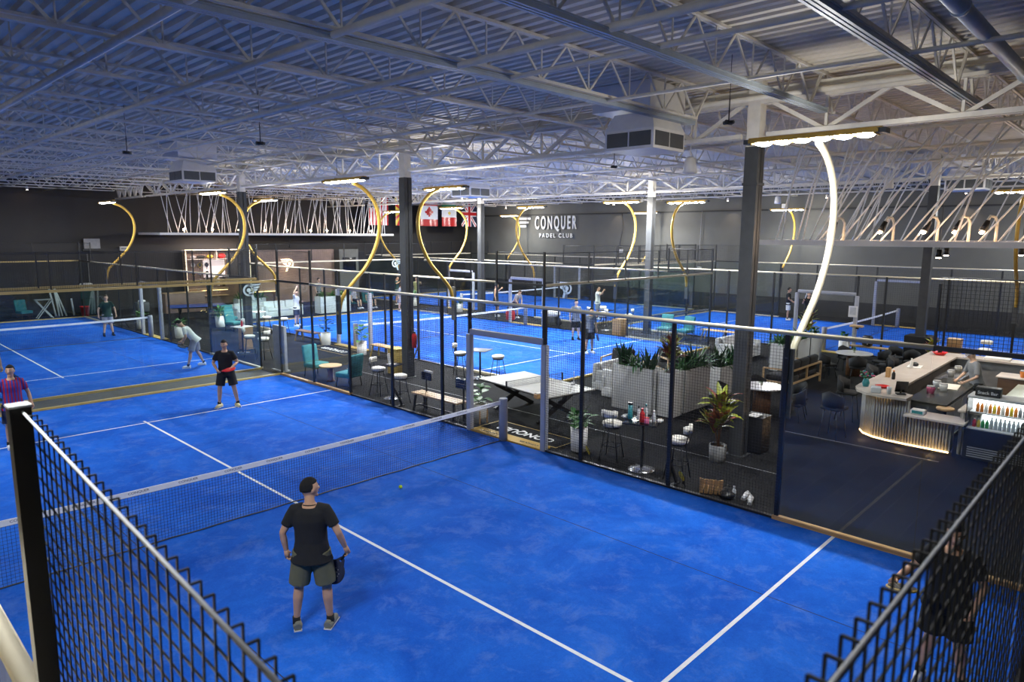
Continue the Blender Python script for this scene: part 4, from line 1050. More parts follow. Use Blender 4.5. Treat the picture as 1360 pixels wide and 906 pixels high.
def small_bottle(label, loc, col, h, r, group):
    b = MB(); b.lathe(0, 0, [(r, 0), (r, h*.65), (r*.45, h*.82), (r*.45, h*.9)], 10); t = thing('drink_bottle', label, 'bottle', loc, 0, group)
    b.build('body', M[col], t); MB().lathe(0, 0, [(r*.5, h*.9), (r*.5, h)], 8).build('cap', M['white'] if col != 'yellow' else M['grey'], t)
for i, c in enumerate(cols):
    small_bottle('%s bottle on the upper shelf of the display fridge' % cname[c], (10.95-.02, -7.62-.07*i, .971), c, .20, .032, 'upper fridge shelf, '+cname[c])
for i in range(21):
    c = ['red', 'yellow', 'green', 'green', 'clear', 'clear', 'clear', 'clear', 'clear', 'clear', 'clear', 'clear', 'clear', 'pink', 'pink', 'red', 'tealp', 'green', 'clear', 'pink', 'orange'][i]
    small_bottle('%s bottle on the lower shelf of the display fridge' % cname[c], (10.85, -7.60-.072*i, .671), c, .23 if c == 'clear' else .17, .033, 'lower fridge shelf, '+cname[c])
# things on the bar
def onbar(fn): fn()
t = thing('flower_vase', 'bunch of pink and teal flowers in a vase at the rounded bar corner', 'flowers', (11.25, -5.40, 1.09))
MB().lathe(0, 0, [(.06, 0), (.08, .08), (.05, .18)], 14).build('vase', M['tealp'], t)
b = MB()
for i in range(34):
    a, r_, z = random.uniform(0, 6.28), random.uniform(0, .17), random.uniform(.22, .36)
    b.ell((r_*math.cos(a), r_*math.sin(a), z), (.028, .028, .022), 7, 5, mi=random.choice((0, 0, 1, 2)))
    b.bar((0, 0, .15), (r_*math.cos(a), r_*math.sin(a), z), .004, mi=2)
b.build('blossoms', [M['pink'], M['tealp'], M['leaf']], t)
t = thing('red_tray', 'red tray of sweets beside the flowers on the bar corner', 'tray', (11.35, -5.72, 1.09)); MB().lathe(0, 0, [(.10, 0), (.15, .05), (.13, .05), (.09, .015)], 18).build('bowl', M['red'], t)
t = thing('card_display', 'glass jar of cards at the rounded tip of the bar', 'jar', (10.78, -5.75, 1.09), .3); MB().bev(0, 0, .06, .26, .2, .12, .02).build('jar', M['clear'], t); MB().box(0, 0, .075, .2, .14, .06).build('cards', M['green'], t)
t = thing('glass_tumbler', 'clear tumbler beside the tablet on the bar corner', 'glass', (10.75, -6.02, 1.09)); MB().lathe(0, 0, [(.04, 0), (.05, .16), (.045, .16), (.035, .01)], 16).build('cup', M['clear'], t)
t = thing('register_tablet', 'black tablet on a stand at the low end of the bar', 'tablet', (10.9, -6.22, 1.09), R(-60)); MB().box(0, 0, .17, .24, .015, .26, rot=Matrix.Rotation(R(20), 3, 'X')).build('screen', M['screen'], t); MB().box(0, .03, .01, .18, .16, .02).bar((0, .06, 0), (0, .02, .14), .03).build('stand', M['black'], t)
bottle('dark sauce bottle with orange label on the bar top, beside the glass seam', (12.55, -5.62, 1.09), 'black', 'orange', .22, .04); 
t = thing('orange_box', 'orange snack box behind the sauce bottle on the bar', 'box', (12.75, -5.45, 1.09)); MB().bev(0, 0, .12, .12, .1, .24, .01).build('box', M['wood'], t)
t = thing('bar_tray', 'white tray with dark utensils halfway along the bar top', 'tray', (14.7, -5.55, 1.09), .1); MB().bev(0, 0, .012, .5, .32, .02, .008).build('tray', M['white'], t); MB().ell((.05, 0, .06), (.12, .08, .06), 12, 8).build('utensils', M['black'], t)
bottle('white squeeze bottle beside the utensil tray on the bar', (14.35, -5.55, 1.112), 'white', 'white', .25, .04)
t = thing('red_bowl', 'red bowl with a black bottle at the far bend of the bar top', 'bowl', (17.3, -5.55, 1.09)); MB().lathe(0, 0, [(.1, 0), (.2, .09), (.18, .09), (.09, .02)], 20).build('bowl', M['red'], t); MB().cyl(0, 0, .02, .24, .05, 12).build('bottle', M['black'], t)
t = thing('black_canister', 'small black canister on the far bar top, near the top rail', 'canister', (17.6, -7.6, 1.09)); MB().lathe(0, 0, [(.06, 0), (.06, .16), (.03, .18)], 14).build('body', M['black'], t)
t = thing('paper_bags', 'white stack of paper on the far bar top', 'paper', (17.6, -6.9, 1.09)); t.name = 'paper_pile'; MB().bev(0, 0, .03, .4, .6, .06, .01).build('sheets', M['white'], t)
t = thing('card_reader_box', 'small white box on the low stone shelf of the bar', 'box', (10.72, -6.62, .77)); MB().bev(0, 0, .05, .2, .26, .10, .02).build('body', M['white'], t); MB().box(-.102, 0, .05, .004, .2, .06).build('label', M['tealp'], t)
t = thing('round_stool_seat', 'round pale side stool behind the low stone shelf', 'stool', (11.35, -6.98, 0)); MB().lathe(0, 0, [(.16, .80), (.18, .83), (.16, .86)], 20).build('seat', M['woodl'], t); MB().cyl(0, 0, .02, .8, .03, 10).build('pedestal', M['black'], t); MB().lathe(0, 0, [(.2, 0), (.18, .02)], 18).build('base', M['black'], t)
for i, (x, y, c, l) in enumerate(((12.4, -6.45, 'pink', 'pink plastic jug on the inner work counter'), (12.9, -6.6, 'white', 'white container on the inner work counter'), (13.2, -6.4, 'clear', 'clear blender jug on the inner work counter'), (15.1, -6.3, 'white', 'white tub on the steel shelf counter'), (15.9, -6.3, 'ivory', 'cream carton on the steel shelf counter'), (16.1, -7.7, 'orange', 'orange bowl on the brown back cabinet'))):
    z = .905 if i < 3 else (.882 if i < 5 else .922)
    t = thing('kitchen_container', l, 'container', (x, y, z)); MB().lathe(0, 0, [(.07, 0), (.09, .14), (.08, .16)], 14).build('body', M[c], t); MB().lathe(0, 0, [(.082, .155), (.08, .18)], 14).build('lid', M['grey'], t)
t = thing('cutting_board', 'pale cutting board on the inner work counter', 'board', (13.5, -6.6, .905), .1); MB().bev(0, 0, .012, .7, .4, .022, .008).build('board', M['ivory'], t)
t = thing('menu_board', 'small dark framed menu board leaning by the fridge top', 'sign', (12.2, -8.95, .90), R(-70)); 
MB().box(0, 0, .17, .34, .02, .34).build('board', M['screen'], t); MB().box(0, .015, .17, .38, .01, .38).build('frame', M['lgrey'], t)
t = thing('fridge_pedestal', 'dark storage cupboard standing between the prep table and the fridge', 'cabinet', (12.2, -8.95, 0)); MB().bev(0, 0, .45, .6, .5, .9, .01).build('body', M['darkcol'], t); MB().box(-.305, 0, .45, .01, .44, .8).build('door', M['grey'], t)
t = thing('cup_rack', 'rack of small dark cups and a white card behind the Snack Bar sign', 'rack', (11.0, -7.62, 1.316)); t.location = (11.25, -7.85, 0); 
for o in list(t.children): pass
bpy.data.objects.remove(t)
# high bar chairs in front of the counter
def bar_chair(label, loc, rz):
    t = shell_chair(label, loc, rz, 'sofa', .72); t.name = 'bar_chair'; return t
bar_chair('dark high bar chair at the rounded tip of the bar, facing it', (10.35, -5.05, 0), R(-100))
bar_chair('dark high bar chair along the long side of the bar, behind the flowers', (12.2, -4.75, 0), R(180))
bar_chair('dark high bar chair along the long side of the bar, near its middle', (14.4, -4.75, 0), R(180))
bar_chair('dark high bar chair near the far bend of the bar', (16.3, -4.75, 0), R(180))
# ================================================================ CANOPIES WITH RODS
def canopy(label, x0, x1, y0, y1, z, rods, slabm='lgrey'):
    t = thing('rod_canopy', label, 'canopy', ((x0+x1)/2, (y0+y1)/2, z))
    cx, cy = (x0+x1)/2, (y0+y1)/2; L, W = x1-x0, y1-y0
    b = MB(); b.box(0, -W/2+.35, 0, L, .7, .13).box(0, W/2-.35, 0, L, .7, .13).box(-L/2+.35, 0, 0, .7, W-1.4, .13).box(L/2-.35, 0, 0, .7, W-1.4, .13)
    b.build('slab', M[slabm], t)
    for p, q in rods:
        p = (p[0]-cx, p[1]-cy, .06); q = (q[0]-cx, q[1]-cy, q[2]-z)
        mid = tuple((p[i]+q[i])/2+(0, .06, 0)[i] for i in range(3))
        MB().tube([p, mid, q], .02, 6).build('rod', M['line'], t)
    return t
rods = []
random.seed(11)
for i in range(26):
    y = -2.6-8*i/25+random.uniform(-.12, .12); x = 12.15+random.uniform(0, .5)
    k = random.choice((1.0, 1.0, .85, .35, .2)); rods.append(((x, y), (x+.35*k+random.uniform(-.2, .2), y-1.9*k, 6.95)))
for i in range(16):
    x = 12.8+5.6*i/15; y = -3.0-random.uniform(0, .4); k = random.choice((1, .8, .4)); rods.append(((x, y), (x+random.uniform(-.5, .3), y-1.5*k, 6.95)))
for i in range(14):
    x = 18.4+random.uniform(0, .4); y = -3.4-7.0*i/13; rods.append(((x, y), (x+random.uniform(-.4, .4), y-1.1, 6.95)))
canopy('pale canopy slab above the bar, hung from many slanting white rods', 12.0, 19.0, -11.0, -2.1, 4.30, rods, 'white')
rods = []
for i in range(70):
    x = 9.2+14.6*i/69+random.uniform(-.1, .1); rods.append(((x, 30.15+random.uniform(0, .4)), (x+random.choice((-.55, -.3, 0, 0, .3, .55, .7)), 30.3, 7.0)))
canopy('long pale canopy slab over the display shelf and lobby, hung from many white rods', 8.6, 24.2, 29.9, 33.3, 4.42, rods, 'white')
for i, (x, y, w) in enumerate(((12.6, -6.3, 'over the front of the bar'), (15.2, -5.9, 'over the long bar top'), (17.2, -7.2, 'over the far bar bend'))):  # added downlights, put in to brighten the bar top
    t = thing('bar_fill_downlight', 'added small round fill light hanging under the canopy '+w, 'lamp', (x, y, 3.98)); MB().tube([(0, 0, .02), (0, 0, .2)], .06, 14).build('housing', M['black'], t); MB().bar((0, 0, .2), (0, 0, .42 if y > -6.0 else 1.2), .015).build('stem', M['black'], t); MB().lathe(0, 0, [(.05, .0), (.055, .02)], 14).build('lens', M['bulb'], t)
    l = bpy.data.lights.new('bar_fill_beam', 'SPOT'); l.energy = 260; l.color = (1, .86, .76); l.spot_size = R(105); l.spot_blend = .7; l.shadow_soft_size = .06; o = bpy.data.objects.new('bar_fill_beam', l); COL.objects.link(o); o.parent = t; o.location = (0, 0, -.03)
# spot lamps on the bar canopy
def spot_lamp(label, loc, rz, lit=True, big=True, energy=14):
    t = thing('spot_lamp', label, 'lamp', loc, rz)
    MB().tube([(0, 0, 0), (0, 0, .42), (0, .05, .52), (0, .16, .54), (0, .22, .44)], .03 if big else .02, 8).build('arm', M['steel'], t)
    MB().tube([(0, .2, .44), (0, .30, .22)], [.05, .08], 12).build('lamp_head', M['black'], t)
    MB().ell((0, .315, .19), (.05, .05, .03), 10, 6).build('bulb', M['bulb'], t)
    l = bpy.data.lights.new('spot_glow', 'POINT'); l.energy = energy; l.color = (1, .66, .4); l.shadow_soft_size = .06
    o = bpy.data.objects.new('spot_glow', l); COL.objects.link(o); o.parent = t; o.location = (0, .36, .16)
    return t
order = ('first', 'second', 'third', 'fourth', 'fifth', 'sixth')
for i, y in enumerate((-4.25, -5.35, -6.25, -6.85, -7.35, -8.3)):
    spot_lamp('hooked warm spot lamp on the bar canopy, %s from its free end' % order[i], (12.5, y, 4.365), R(45), energy=9)
for i, (x, y, lab) in enumerate(((15.5, -8.2, 'cluster of warm track spots hanging under the bar canopy, over the prep area'), (18.2, -9.0, 'cluster of warm track spots over the far bar end'), (19.8, -9.4, 'dark track spots near the light pole behind the bar'))):
    t = thing('track_spots', lab, 'lamp', (x, y, 3.55 if i == 0 else 4.75)); t.name = 'track_lamp'
    MB().bar((-.35, 0, .3), (.35, 0, .3), .03).bar((0, 0, .3), (0, 0, .66 if i == 0 else 2.0), .02).build('bar', M['black'], t)
    for k in (-1, 0, 1):
        o = MB().tube([(k*.3, 0, .28), (k*.3+.03, -.08, .10)], [.05, .07], 10).build('lamp_head', M['black'], t); MB().ell((k*.3+.035, -.10, .08), (.05, .05, .03), 10, 6).build('bulb', M['bulb'], o)
    l = bpy.data.lights.new('track_glow', 'POINT'); l.energy = 40; l.color = (1, .80, .62); l.shadow_soft_size = .08; o = bpy.data.objects.new('track_glow', l); COL.objects.link(o); o.parent = t; o.location = (0, -.25, .02)
random.seed(5)
for i in range(9):
    x = 9.9+1.55*i+random.uniform(-.2, .2)
    t = thing('shelf_lamp', 'small warm lamp standing on the lobby canopy among the rods', 'lamp', (x, 30.1, 4.485), 0, 'small lamps on the lobby canopy')
    MB().tube([(0, 0, 0), (0, 0, .14)], .02, 6).build('base', M['white'], t); MB().ell((0, 0, .18), (.06, .06, .06), 10, 7).build('bulb', M['bulb'], t)
    l = bpy.data.lights.new('lamp_glow', 'POINT'); l.energy = 9; l.color = (1, .74, .55); l.shadow_soft_size = .06; o = bpy.data.objects.new('lamp_glow', l); COL.objects.link(o); o.parent = t; o.location = (0, -.1, .26)
# ================================================================ PEOPLE
def remeshed(mb, voxel, name, mats, smooth_it=4):
    me = mb.mesh(name+'_raw', M['skin']); o = bpy.data.objects.new('tmp_person', me); COL.objects.link(o)
    m = o.modifiers.new('r', 'REMESH'); m.mode = 'VOXEL'; m.voxel_size = voxel; m.use_smooth_shade = True
    s = o.modifiers.new('s', 'SMOOTH'); s.factor = .5; s.iterations = smooth_it
    dg = bpy.context.evaluated_depsgraph_get(); out = bpy.data.meshes.new_from_object(o.evaluated_get(dg))
    bpy.data.objects.remove(o); bpy.data.meshes.remove(me)
    out.name = name; out.materials.clear()
    for mm in (mats if isinstance(mats, (list, tuple)) else [mats]): out.materials.append(mm)
    out.polygons.foreach_set('use_smooth', [True]*len(out.polygons)); out.update()
    return out
def append_mesh(me, mb):
    bm = bmesh.new(); bm.from_mesh(me); vs = [bm.verts.new(v) for v in mb.v]
    for f, s in zip(mb.f, mb.sm):
        try: q = bm.faces.new([vs[i] for i in f]); q.smooth = s
        except ValueError: pass
    bm.to_mesh(me); bm.free(); me.update()
BASE = dict(hipL=(-.095, 0, .92), hipR=(.095, 0, .92), kneeL=(-.12, .02, .50), kneeR=(.12, .02, .50), ankL=(-.14, 0, .09), ankR=(.14, 0, .09),
            shL=(-.175, 0, 1.405), shR=(.175, 0, 1.405), elL=(-.27, -.02, 1.14), elR=(.27, -.02, 1.14), wrL=(-.29, .06, .90), wrR=(.29, .06, .90),
            toeL=5, toeR=-5)
def person(label, loc, rz, h=1.75, pose=None, lean=0, yaw=0, nod=0, shirt='blk', shorts='blk', shoe='shoe', hair='hair', skin='skin', long_pants=False, shorts_len=.62, sleeve=.45, near=False, curl=.6, sock=True, hat=None, hair_long=False, build=1.0, collar=True, cat='person', tank=False):
    J = dict(BASE); J.update(pose or {})
    t = thing('person', label, cat, loc, rz); k = h/1.75; t.scale = (k, k, k)
    Lm = Matrix.Rotation(R(-lean), 3, 'X'); piv = V(0, 0, .95)
    def up(p): return Lm @ (V(*p)-piv) + piv
    P = {}
    for n_, v in J.items():
        if n_[:3] in ('shL', 'shR', 'elL', 'elR', 'wrL', 'wrR'): P[n_] = up(v)
        elif not n_.startswith('toe'): P[n_] = V(*v)
    vox = .011 if near else .018
    spine = [((0, 0, .86), (.13, .10)), ((0, 0, .93), (.165, .115)), ((0, .005, 1.05), (.145, .10)), ((0, 0, 1.18), (.155, .105)), ((0, 0, 1.30), (.175, .115)), ((0, 0, 1.39), (.165, .10)), ((0, 0, 1.445), (.10, .075)), ((0, 0, 1.48), (.06, .06))]
    def torso(b, grow, z0=0, z1=9, flare=0):
        S = [(up(p), (r[0]*build+grow+(flare if i < 3 else 0), r[1]*build+grow+(flare*.6 if i < 3 else 0))) for i, (p, r) in enumerate(spine) if z0 <= p[2] <= z1]
        b.tube([s[0] for s in S], [s[1] for s in S], 20)
    body = MB(); torso(body, 0)
    hm = Lm @ Matrix.Rotation(R(yaw), 3, 'Z') @ Matrix.Rotation(R(-nod), 3, 'X')
    hc = up((0, .025, 1.635))
    def hp(x, y, z): return hm @ V(x, y, z) + hc
    body.tube([up((0, -.01, 1.43)), up((0, .0, 1.52)), hp(0, -.01, -.04)], [.062, .054, .055], 14)
    def skull(p):
        q = p.copy()
        if q.z < -.1: q.x *= 1-.35*min(1, (-q.z-.1)/.9); q.y = q.y*(1-.18*min(1, (-q.z-.1)))+.12*min(1, (-q.z-.1))
        return q
    body.ell(tuple(hc), (.076, .098, .118), 20, 14, fn=skull, rot=hm)
    # nose, ears, chin, brow
    body.tube([hp(0, .088, .025), hp(0, .112, -.018), hp(0, .088, -.03)], [.010, .015, .012], 8)
    for s in (-1, 1): body.ell(tuple(hp(s*.078, -.005, -.005)), (.012, .022, .032), 8, 6, rot=hm)
    body.ell(tuple(hp(0, .078, -.095)), (.025, .02, .018), 8, 6, rot=hm)
    for s, A in ((-1, 'L'), (1, 'R')):
        sh, el, wr = P['sh'+A], P['el'+A], P['wr'+A]
        body.tube([up((s*.09, 0, 1.40)), sh, sh.lerp(el, .35), el, el.lerp(wr, .3), wr], [.065, .056*build, .050*build, .038, .040, .026], 12)
        hi, kn, an = P['hip'+A], P['knee'+A], P['ank'+A]
        body.tube([hi+V(0, 0, .03), hi.lerp(kn, .3), kn, kn.lerp(an, .3)+V(0, -.012, 0), an.lerp(kn, .12), an-V(0, 0, .03)], [.092*build, .082*build, .055, .057, .036, .034], 14)
    me = remeshed(body, vox, 'body', M[skin])
    # hands: palm, four bent fingers, thumb
    hb = MB()
    for s, A in ((-1, 'L'), (1, 'R')):
        el, wr = P['el'+A], P['wr'+A]; d = (wr-el).normalized()
        side = V(0, 1, 0)-d*d.y; side = side.normalized() if side.length > .2 else V(1, 0, 0)
        nrm = d.cross(side).normalized()*s   # points toward the body side
        palm_e = wr+d*.085
        hb.tube([wr-d*.02, wr+d*.03, palm_e], [(.024, .022), (.024, .036), (.017, .040)] if False else [.026, .031, .030], 10)
        for i, (o_, ln) in enumerate(((.028, .070), (.010, .078), (-.009, .072), (-.027, .058))):
            b0 = wr+d*.07+side*o_; c = curl*(1+.12*i)
            d1 = (d*math.cos(c*.6)+nrm*-math.sin(c*.6)).normalized(); d2 = (d*math.cos(c*1.5)-nrm*math.sin(c*1.5)).normalized(); d3 = (d*math.cos(c*2.2)-nrm*math.sin(c*2.2)).normalized()
            b1 = b0+d1*ln*.45; b2 = b1+d2*ln*.32; b3 = b2+d3*ln*.25
            hb.tube([b0, b1, b2, b3], [.0095, .009, .008, .006], 7)
        tb = wr+d*.025+side*.022; t1 = tb+(side*.7+d*.6-nrm*.3).normalized()*.035; t2 = t1+(d*.9+side*.1-nrm*.5).normalized()*.03
        hb.tube([tb, t1, t2], [.012, .010, .008], 7)
    append_mesh(me, hb)
    link('body', me, t)
    # hair
    hr = MB()
    def hairfn(p):
        q = p.copy(); fz = q.y*.9+(-q.z)*1.1
        if q.y > .05 and q.z < .42: q *= .80
        elif q.z < -.35 and not hair_long: q *= .80
        if q.y < 0 and q.z > -.4: q.y *= 1.03
        return q
    hr.ell(tuple(hp(0, -.006, .016)), (.083, .106, .118), 22, 16, fn=hairfn, rot=hm)
    if hair_long: hr.tube([hp(0, -.07, .03), hp(0, -.11, -.08), hp(0, -.10, -.2)], [.05, .045, .02], 10)
    hr.build('hair', M[hair], t)
    if hat:
        c = MB(); c.ell(tuple(hp(0, 0, .04)), (.092, .112, .10), 18, 10, fn=lambda p: V(p.x, p.y, max(p.z, -.1)), rot=hm)
        c.build('cap', M[hat], t)
        MB().add([hp(-.07, .09, .045), hp(-.05, .17, .04), hp(.05, .17, .04), hp(.07, .09, .045), hp(-.07, .09, .033), hp(-.05, .17, .028), hp(.05, .17, .028), hp(.07, .09, .033)], [(0,1,2,3), (7,6,5,4), (0,4,5,1), (1,5,6,2), (2,6,7,3), (3,7,4,0)]).build('cap_peak', M[hat], t)
    if near:
        e = MB()
        for s in (-1, 1): e.ell(tuple(hp(s*.030, .088, .012)), (.012, .007, .006), 10, 6, rot=hm)
        e.build('eye', M['white'], t)
        e = MB()
        for s in (-1, 1): e.ell(tuple(hp(s*.030, .0935, .012)), (.0055, .004, .0055), 8, 6, rot=hm)
        e.build('pupil', M['hair'], t)
        e = MB()
        for s in (-1, 1): e.tube([hp(s*.016, .095, .034), hp(s*.032, .094, .039), hp(s*.048, .082, .033)], [.003, .004, .003], 6)
        e.build('eyebrow', M[hair], t)
        MB().tube([hp(-.022, .092, -.055), hp(0, .100, -.053), hp(.022, .092, -.055)], [.003, .0055, .003], 6).build('mouth', M['pink'] if False else M['woodd'], t)
    # shirt
    b = MB(); torso(b, .016, .92, 1.46, .012)
    lo = up((0, 0, .82)); b.tube([lo, up((0, 0, .95))], [(.228*build, .165*build), (.182*build, .134*build)], 20)
    if not tank:
        for s, A in ((-1, 'L'), (1, 'R')):
            sh, el, wr = P['sh'+A], P['el'+A], P['wr'+A]
            b.tube([up((s*.07, 0, 1.42)), sh+V(0, 0, .0), sh.lerp(el, sleeve*.6), sh.lerp(el, sleeve*1.5)], [.070, .062*build, .062*build, .064], 14)
    link('shirt', remeshed(b, vox*.95, 'shirt', M[shirt], 3), t)
    if collar and near:
        MB().tube([up((.072*math.cos(a), .065*math.sin(a)+.0, 1.462-.012*math.sin(a))) for a in [2*PI*i/16 for i in range(17)]], .007, 6, cap=False).build('collar', M[shirt], t)
    # shorts or trousers
    b = MB()
    b.tube([V(0, 0, 1.0), V(0, 0, .93), V(0, 0, .86), V(0, 0, .82)], [(.160*build, .118*build), (.176*build, .132), (.178*build, .13), (.15, .11)], 20)
    for s, A in ((-1, 'L'), (1, 'R')):
        hi, kn, an = P['hip'+A], P['knee'+A], P['ank'+A]
        if long_pants: b.tube([hi+V(0, 0, .02), hi.lerp(kn, .5), kn, kn.lerp(an, .5), an+V(0, 0, .01)], [.108, .095, .075, .066, .056], 14)
        else:
            e = hi.lerp(kn, shorts_len+.28)
            b.tube([hi+V(0, 0, .02), hi.lerp(kn, .35), e], [.108*build, .112*build, .114*build], 16)
    link('trousers' if long_pants else 'shorts', remeshed(b, vox*.95, 'legwear', M[shorts], 3), t)
    for A in 'LR':
        an = P['ank'+A]; s = shoe_mesh(0)
        s.xf(Matrix.Translation(V(an.x, an.y+.03, an.z-.09)) @ Matrix.Rotation(R(J['toe'+A]), 4, 'Z'))
        o = s.build('shoe', M[shoe], t)
        if near: MB().xf(Matrix.Identity(4)).box(0, .02, .008, .085, .262, .014).xf(Matrix.Translation(V(an.x, an.y+.03, an.z-.09)) @ Matrix.Rotation(R(J['toe'+A]), 4, 'Z')).build('sole', M['white'], o)
        if sock: MB().tube([an+V(0, .0, .055), an-V(0, 0, .04)], [.044, .044], 12).build('sock', M['sock'], t)
    return t, P, k, hp
def hand_world(t, P, A, k, ext=.05):
    el, wr = P['el'+A], P['wr'+A]; d = (wr-el).normalized(); q = (wr+d*ext)*k
    M4 = Matrix.Translation(t.location) @ Matrix.Rotation(t.rotation_euler.z, 4, 'Z'); return M4 @ q
# camera looks along +x+y (45 deg): a person seen from behind faces about rz=-45
# 1 main man, seen from behind, head turned to the right, racket hanging from the right hand
t, P, k, hp = person('man in black T-shirt and olive shorts seen from behind before the net', (-1.71, -3.58, .01), R(-44), 1.77,
    dict(ankL=(-.20, 0, .09), ankR=(.17, .03, .09), kneeL=(-.16, .02, .5), kneeR=(.145, .03, .5), elL=(-.30, -.03, 1.15), wrL=(-.285, .03, .91), elR=(.31, -.04, 1.15), wrR=(.36, .06, .93), toeL=18, toeR=-10),
    yaw=-50, nod=-2, shirt='blk', shorts='olive', shoe='shoe', near=True, shorts_len=.60, build=1.05)
hw = hand_world(t, P, 'R', k, .06)
racket('navy racket hanging in the hand of the man in olive shorts', (hw.x, hw.y, hw.z), (R(168), R(30), R(-70)), 'navy', 'navy')
bpy.data.objects[-1] if False else None
# 2 man in black with red racket
t, P, k, hp = person('man in black polo and shorts holding a red racket at the service line', (2.02, 7.12, .01), R(150), 1.77,
    dict(ankL=(-.24, 0, .09), ankR=(.20, .0, .09), kneeL=(-.18, .06, .5), kneeR=(.16, .07, .5), elL=(-.29, .02, 1.16), wrL=(-.14, .27, 1.06), elR=(.29, -.02, 1.15), wrR=(.17, .24, 1.03), toeL=25, toeR=-25),
    lean=6, yaw=-12, nod=5, shoe='shoey', near=True, shorts_len=.55)
hw = hand_world(t, P, 'R', k, .06)
racket('red racket held in front of the man in black by the far service line', (hw.x-.03, hw.y-.02, hw.z), (R(80), R(-10), R(60)), 'red', 'red')
# 3 man in striped football shirt
person('man in blue and red striped football shirt at the edge behind the fence post', (-2.55, 6.85, .01), R(178), 1.74,
    dict(elL=(-.28, -.03, 1.14), wrL=(-.31, .06, .9), elR=(.27, 0, 1.14), wrR=(.28, .08, .9)), yaw=-25, shirt='fcb', shorts='navy', shoe='shoew', near=True, hair='hair')
# 4 leftmost partial player behind the glass
t, P, k, hp = person('player in blue at the very edge, behind the glass end wall', (-2.15, 11.98, .01), R(200), 1.75, shirt='navy', shorts='navy', shoe='navy', lean=12, shorts_len=.5)
racket('dark racket held by the player in blue at the very edge', (-1.72, 11.75, .85), (R(150), 0, R(20)), 'navy', 'navy')
# 5 bending man in white
t, P, k, hp = person('man in white shirt and pale shorts bending forward to serve', (3.62, 13.15, .01), R(60), 1.76,
    dict(ankL=(-.18, .22, .09), ankR=(.30, -.18, .10), kneeL=(-.13, .14, .5), kneeR=(.20, -.02, .5), elL=(-.30, .10, 1.18), wrL=(-.22, .30, 1.10), elR=(.28, .18, 1.2), wrR=(.12, .40, 1.16)),
    lean=38, nod=10, shirt='whitec', shorts='lilac', shoe='shoew', near=False, shorts_len=.58, sleeve=.5)
hw = hand_world(t, P, 'L', k, .06)
racket('dark racket in the hands of the bending man in white', (hw.x, hw.y, hw.z), (R(100), R(20), R(-20)), 'black', 'black')
# 6 man in dark green in the back-left court
person('man in dark green polo and grey shorts standing behind the back-left net', (3.80, 23.05, .01), R(175), 1.78, dict(wrL=(-.33, .04, .9), wrR=(.33, .04, .9), elL=(-.31, -.02, 1.15), elR=(.31, -.02, 1.15), ankL=(-.17, 0, .09), ankR=(.18, .05, .09)), shirt='greenc', shorts='lilac', hair='hairb', skin='skin2', shoe='blk')
# 7 bartender
person('bartender in grey T-shirt and pale cap working behind the bar', (14.35, -7.0, 0), R(35), 1.78,
    dict(elL=(-.27, .10, 1.14), wrL=(-.18, .34, 1.05), elR=(.27, .12, 1.14), wrR=(.15, .36, 1.05)), lean=14, nod=25, shirt='greyc', shorts='blk', long_pants=True, hat='lilac', shoe='blk', skin='skin2', sleeve=.55)
# 8 man in black below right, behind the corner mesh
t, P, k, hp = person('man in black behind the mesh right below the camera, arm raised with a racket', (2.15, -8.95, .01), R(95), 1.76,
    dict(elL=(-.27, .0, 1.14), wrL=(-.22, .15, .95), elR=(.33, .08, 1.20), wrR=(.42, .28, 1.16), ankL=(-.18, 0, .09), ankR=(.18, 0, .09)), lean=8, yaw=10, shirt='blk', shorts='blk', shoe='shoew', near=True, build=1.08, shorts_len=.6)
hw = hand_world(t, P, 'R', k, .06)
racket('dark pale-rimmed racket held by the man in black behind the mesh', (hw.x, hw.y, hw.z), (R(-75), 0, R(120)), 'woody', 'black')
# 9.. far people
person('player in white shirt and navy shorts with raised arm in the middle court', (11.3, 20.4, .01), R(215), 1.74, dict(elR=(.28, .05, 1.66), wrR=(.14, .12, 1.88), elL=(-.25, .15, 1.2), wrL=(-.05, .30, 1.2)), shirt='whitec', shorts='navy', shoe='shoew', skin='skin2')
t, P, k, hp = person('player in charcoal shirt and shorts by the right side of the middle court', (17.6, 8.1, .01), R(150), 1.72, shirt='greyc', shorts='blk', shoe='blk', skin='skin2')
t, P, k, hp = person('player in dark shirt partly behind a fence post of the middle court, racket lowered', (15.3, 5.6, .01), R(160), 1.76, shirt='greyc', shorts='blk', shoe='shoew', lean=8)
hw = hand_world(t, P, 'L', k, .05)
racket('blue racket lowered by the player behind a fence post of the middle court', (hw.x, hw.y, hw.z), (R(165), R(-15), R(60)), 'blueb', 'navy')
person('woman in lilac shorts running near the far left of the middle court net', (18.9, 22.2, .01), R(200), 1.66, dict(kneeL=(-.10, .12, .52), ankL=(-.12, .05, .1)), shirt='greyc', shorts='lilac', shoe='shoew', skin='skin2', hair='hairb', hair_long=True, lean=6)
t, P, k, hp = person('man in black tank top and white shoes walking beyond the middle court gate', (21.2, 16.6, 0), R(215), 1.82, dict(kneeR=(.10, .15, .5), ankR=(.12, .05, .1), elL=(-.33, .02, 1.28), wrL=(-.38, .2, 1.45)), shirt='blk', shorts='navy', shoe='shoew', tank=True)
person('woman bending over beside the walking man in the black tank top', (21.4, 15.3, 0), R(170), 1.68, dict(elL=(-.2, .2, 1.2), wrL=(-.12, .4, 1.1), elR=(.2, .2, 1.2), wrR=(.12, .4, 1.1)), shirt='lilac', shorts='navy', shoe='shoew', skin='skin2', hair='hairb', hair_long=True, lean=35)
person('man in black shirt standing among the group beyond the middle court', (21.2, 25.6, 0), R(210), 1.82, dict(elR=(.3, .1, 1.3), wrR=(.2, .3, 1.45)), shirt='greenc', shorts='greyc', shoe='shoew')
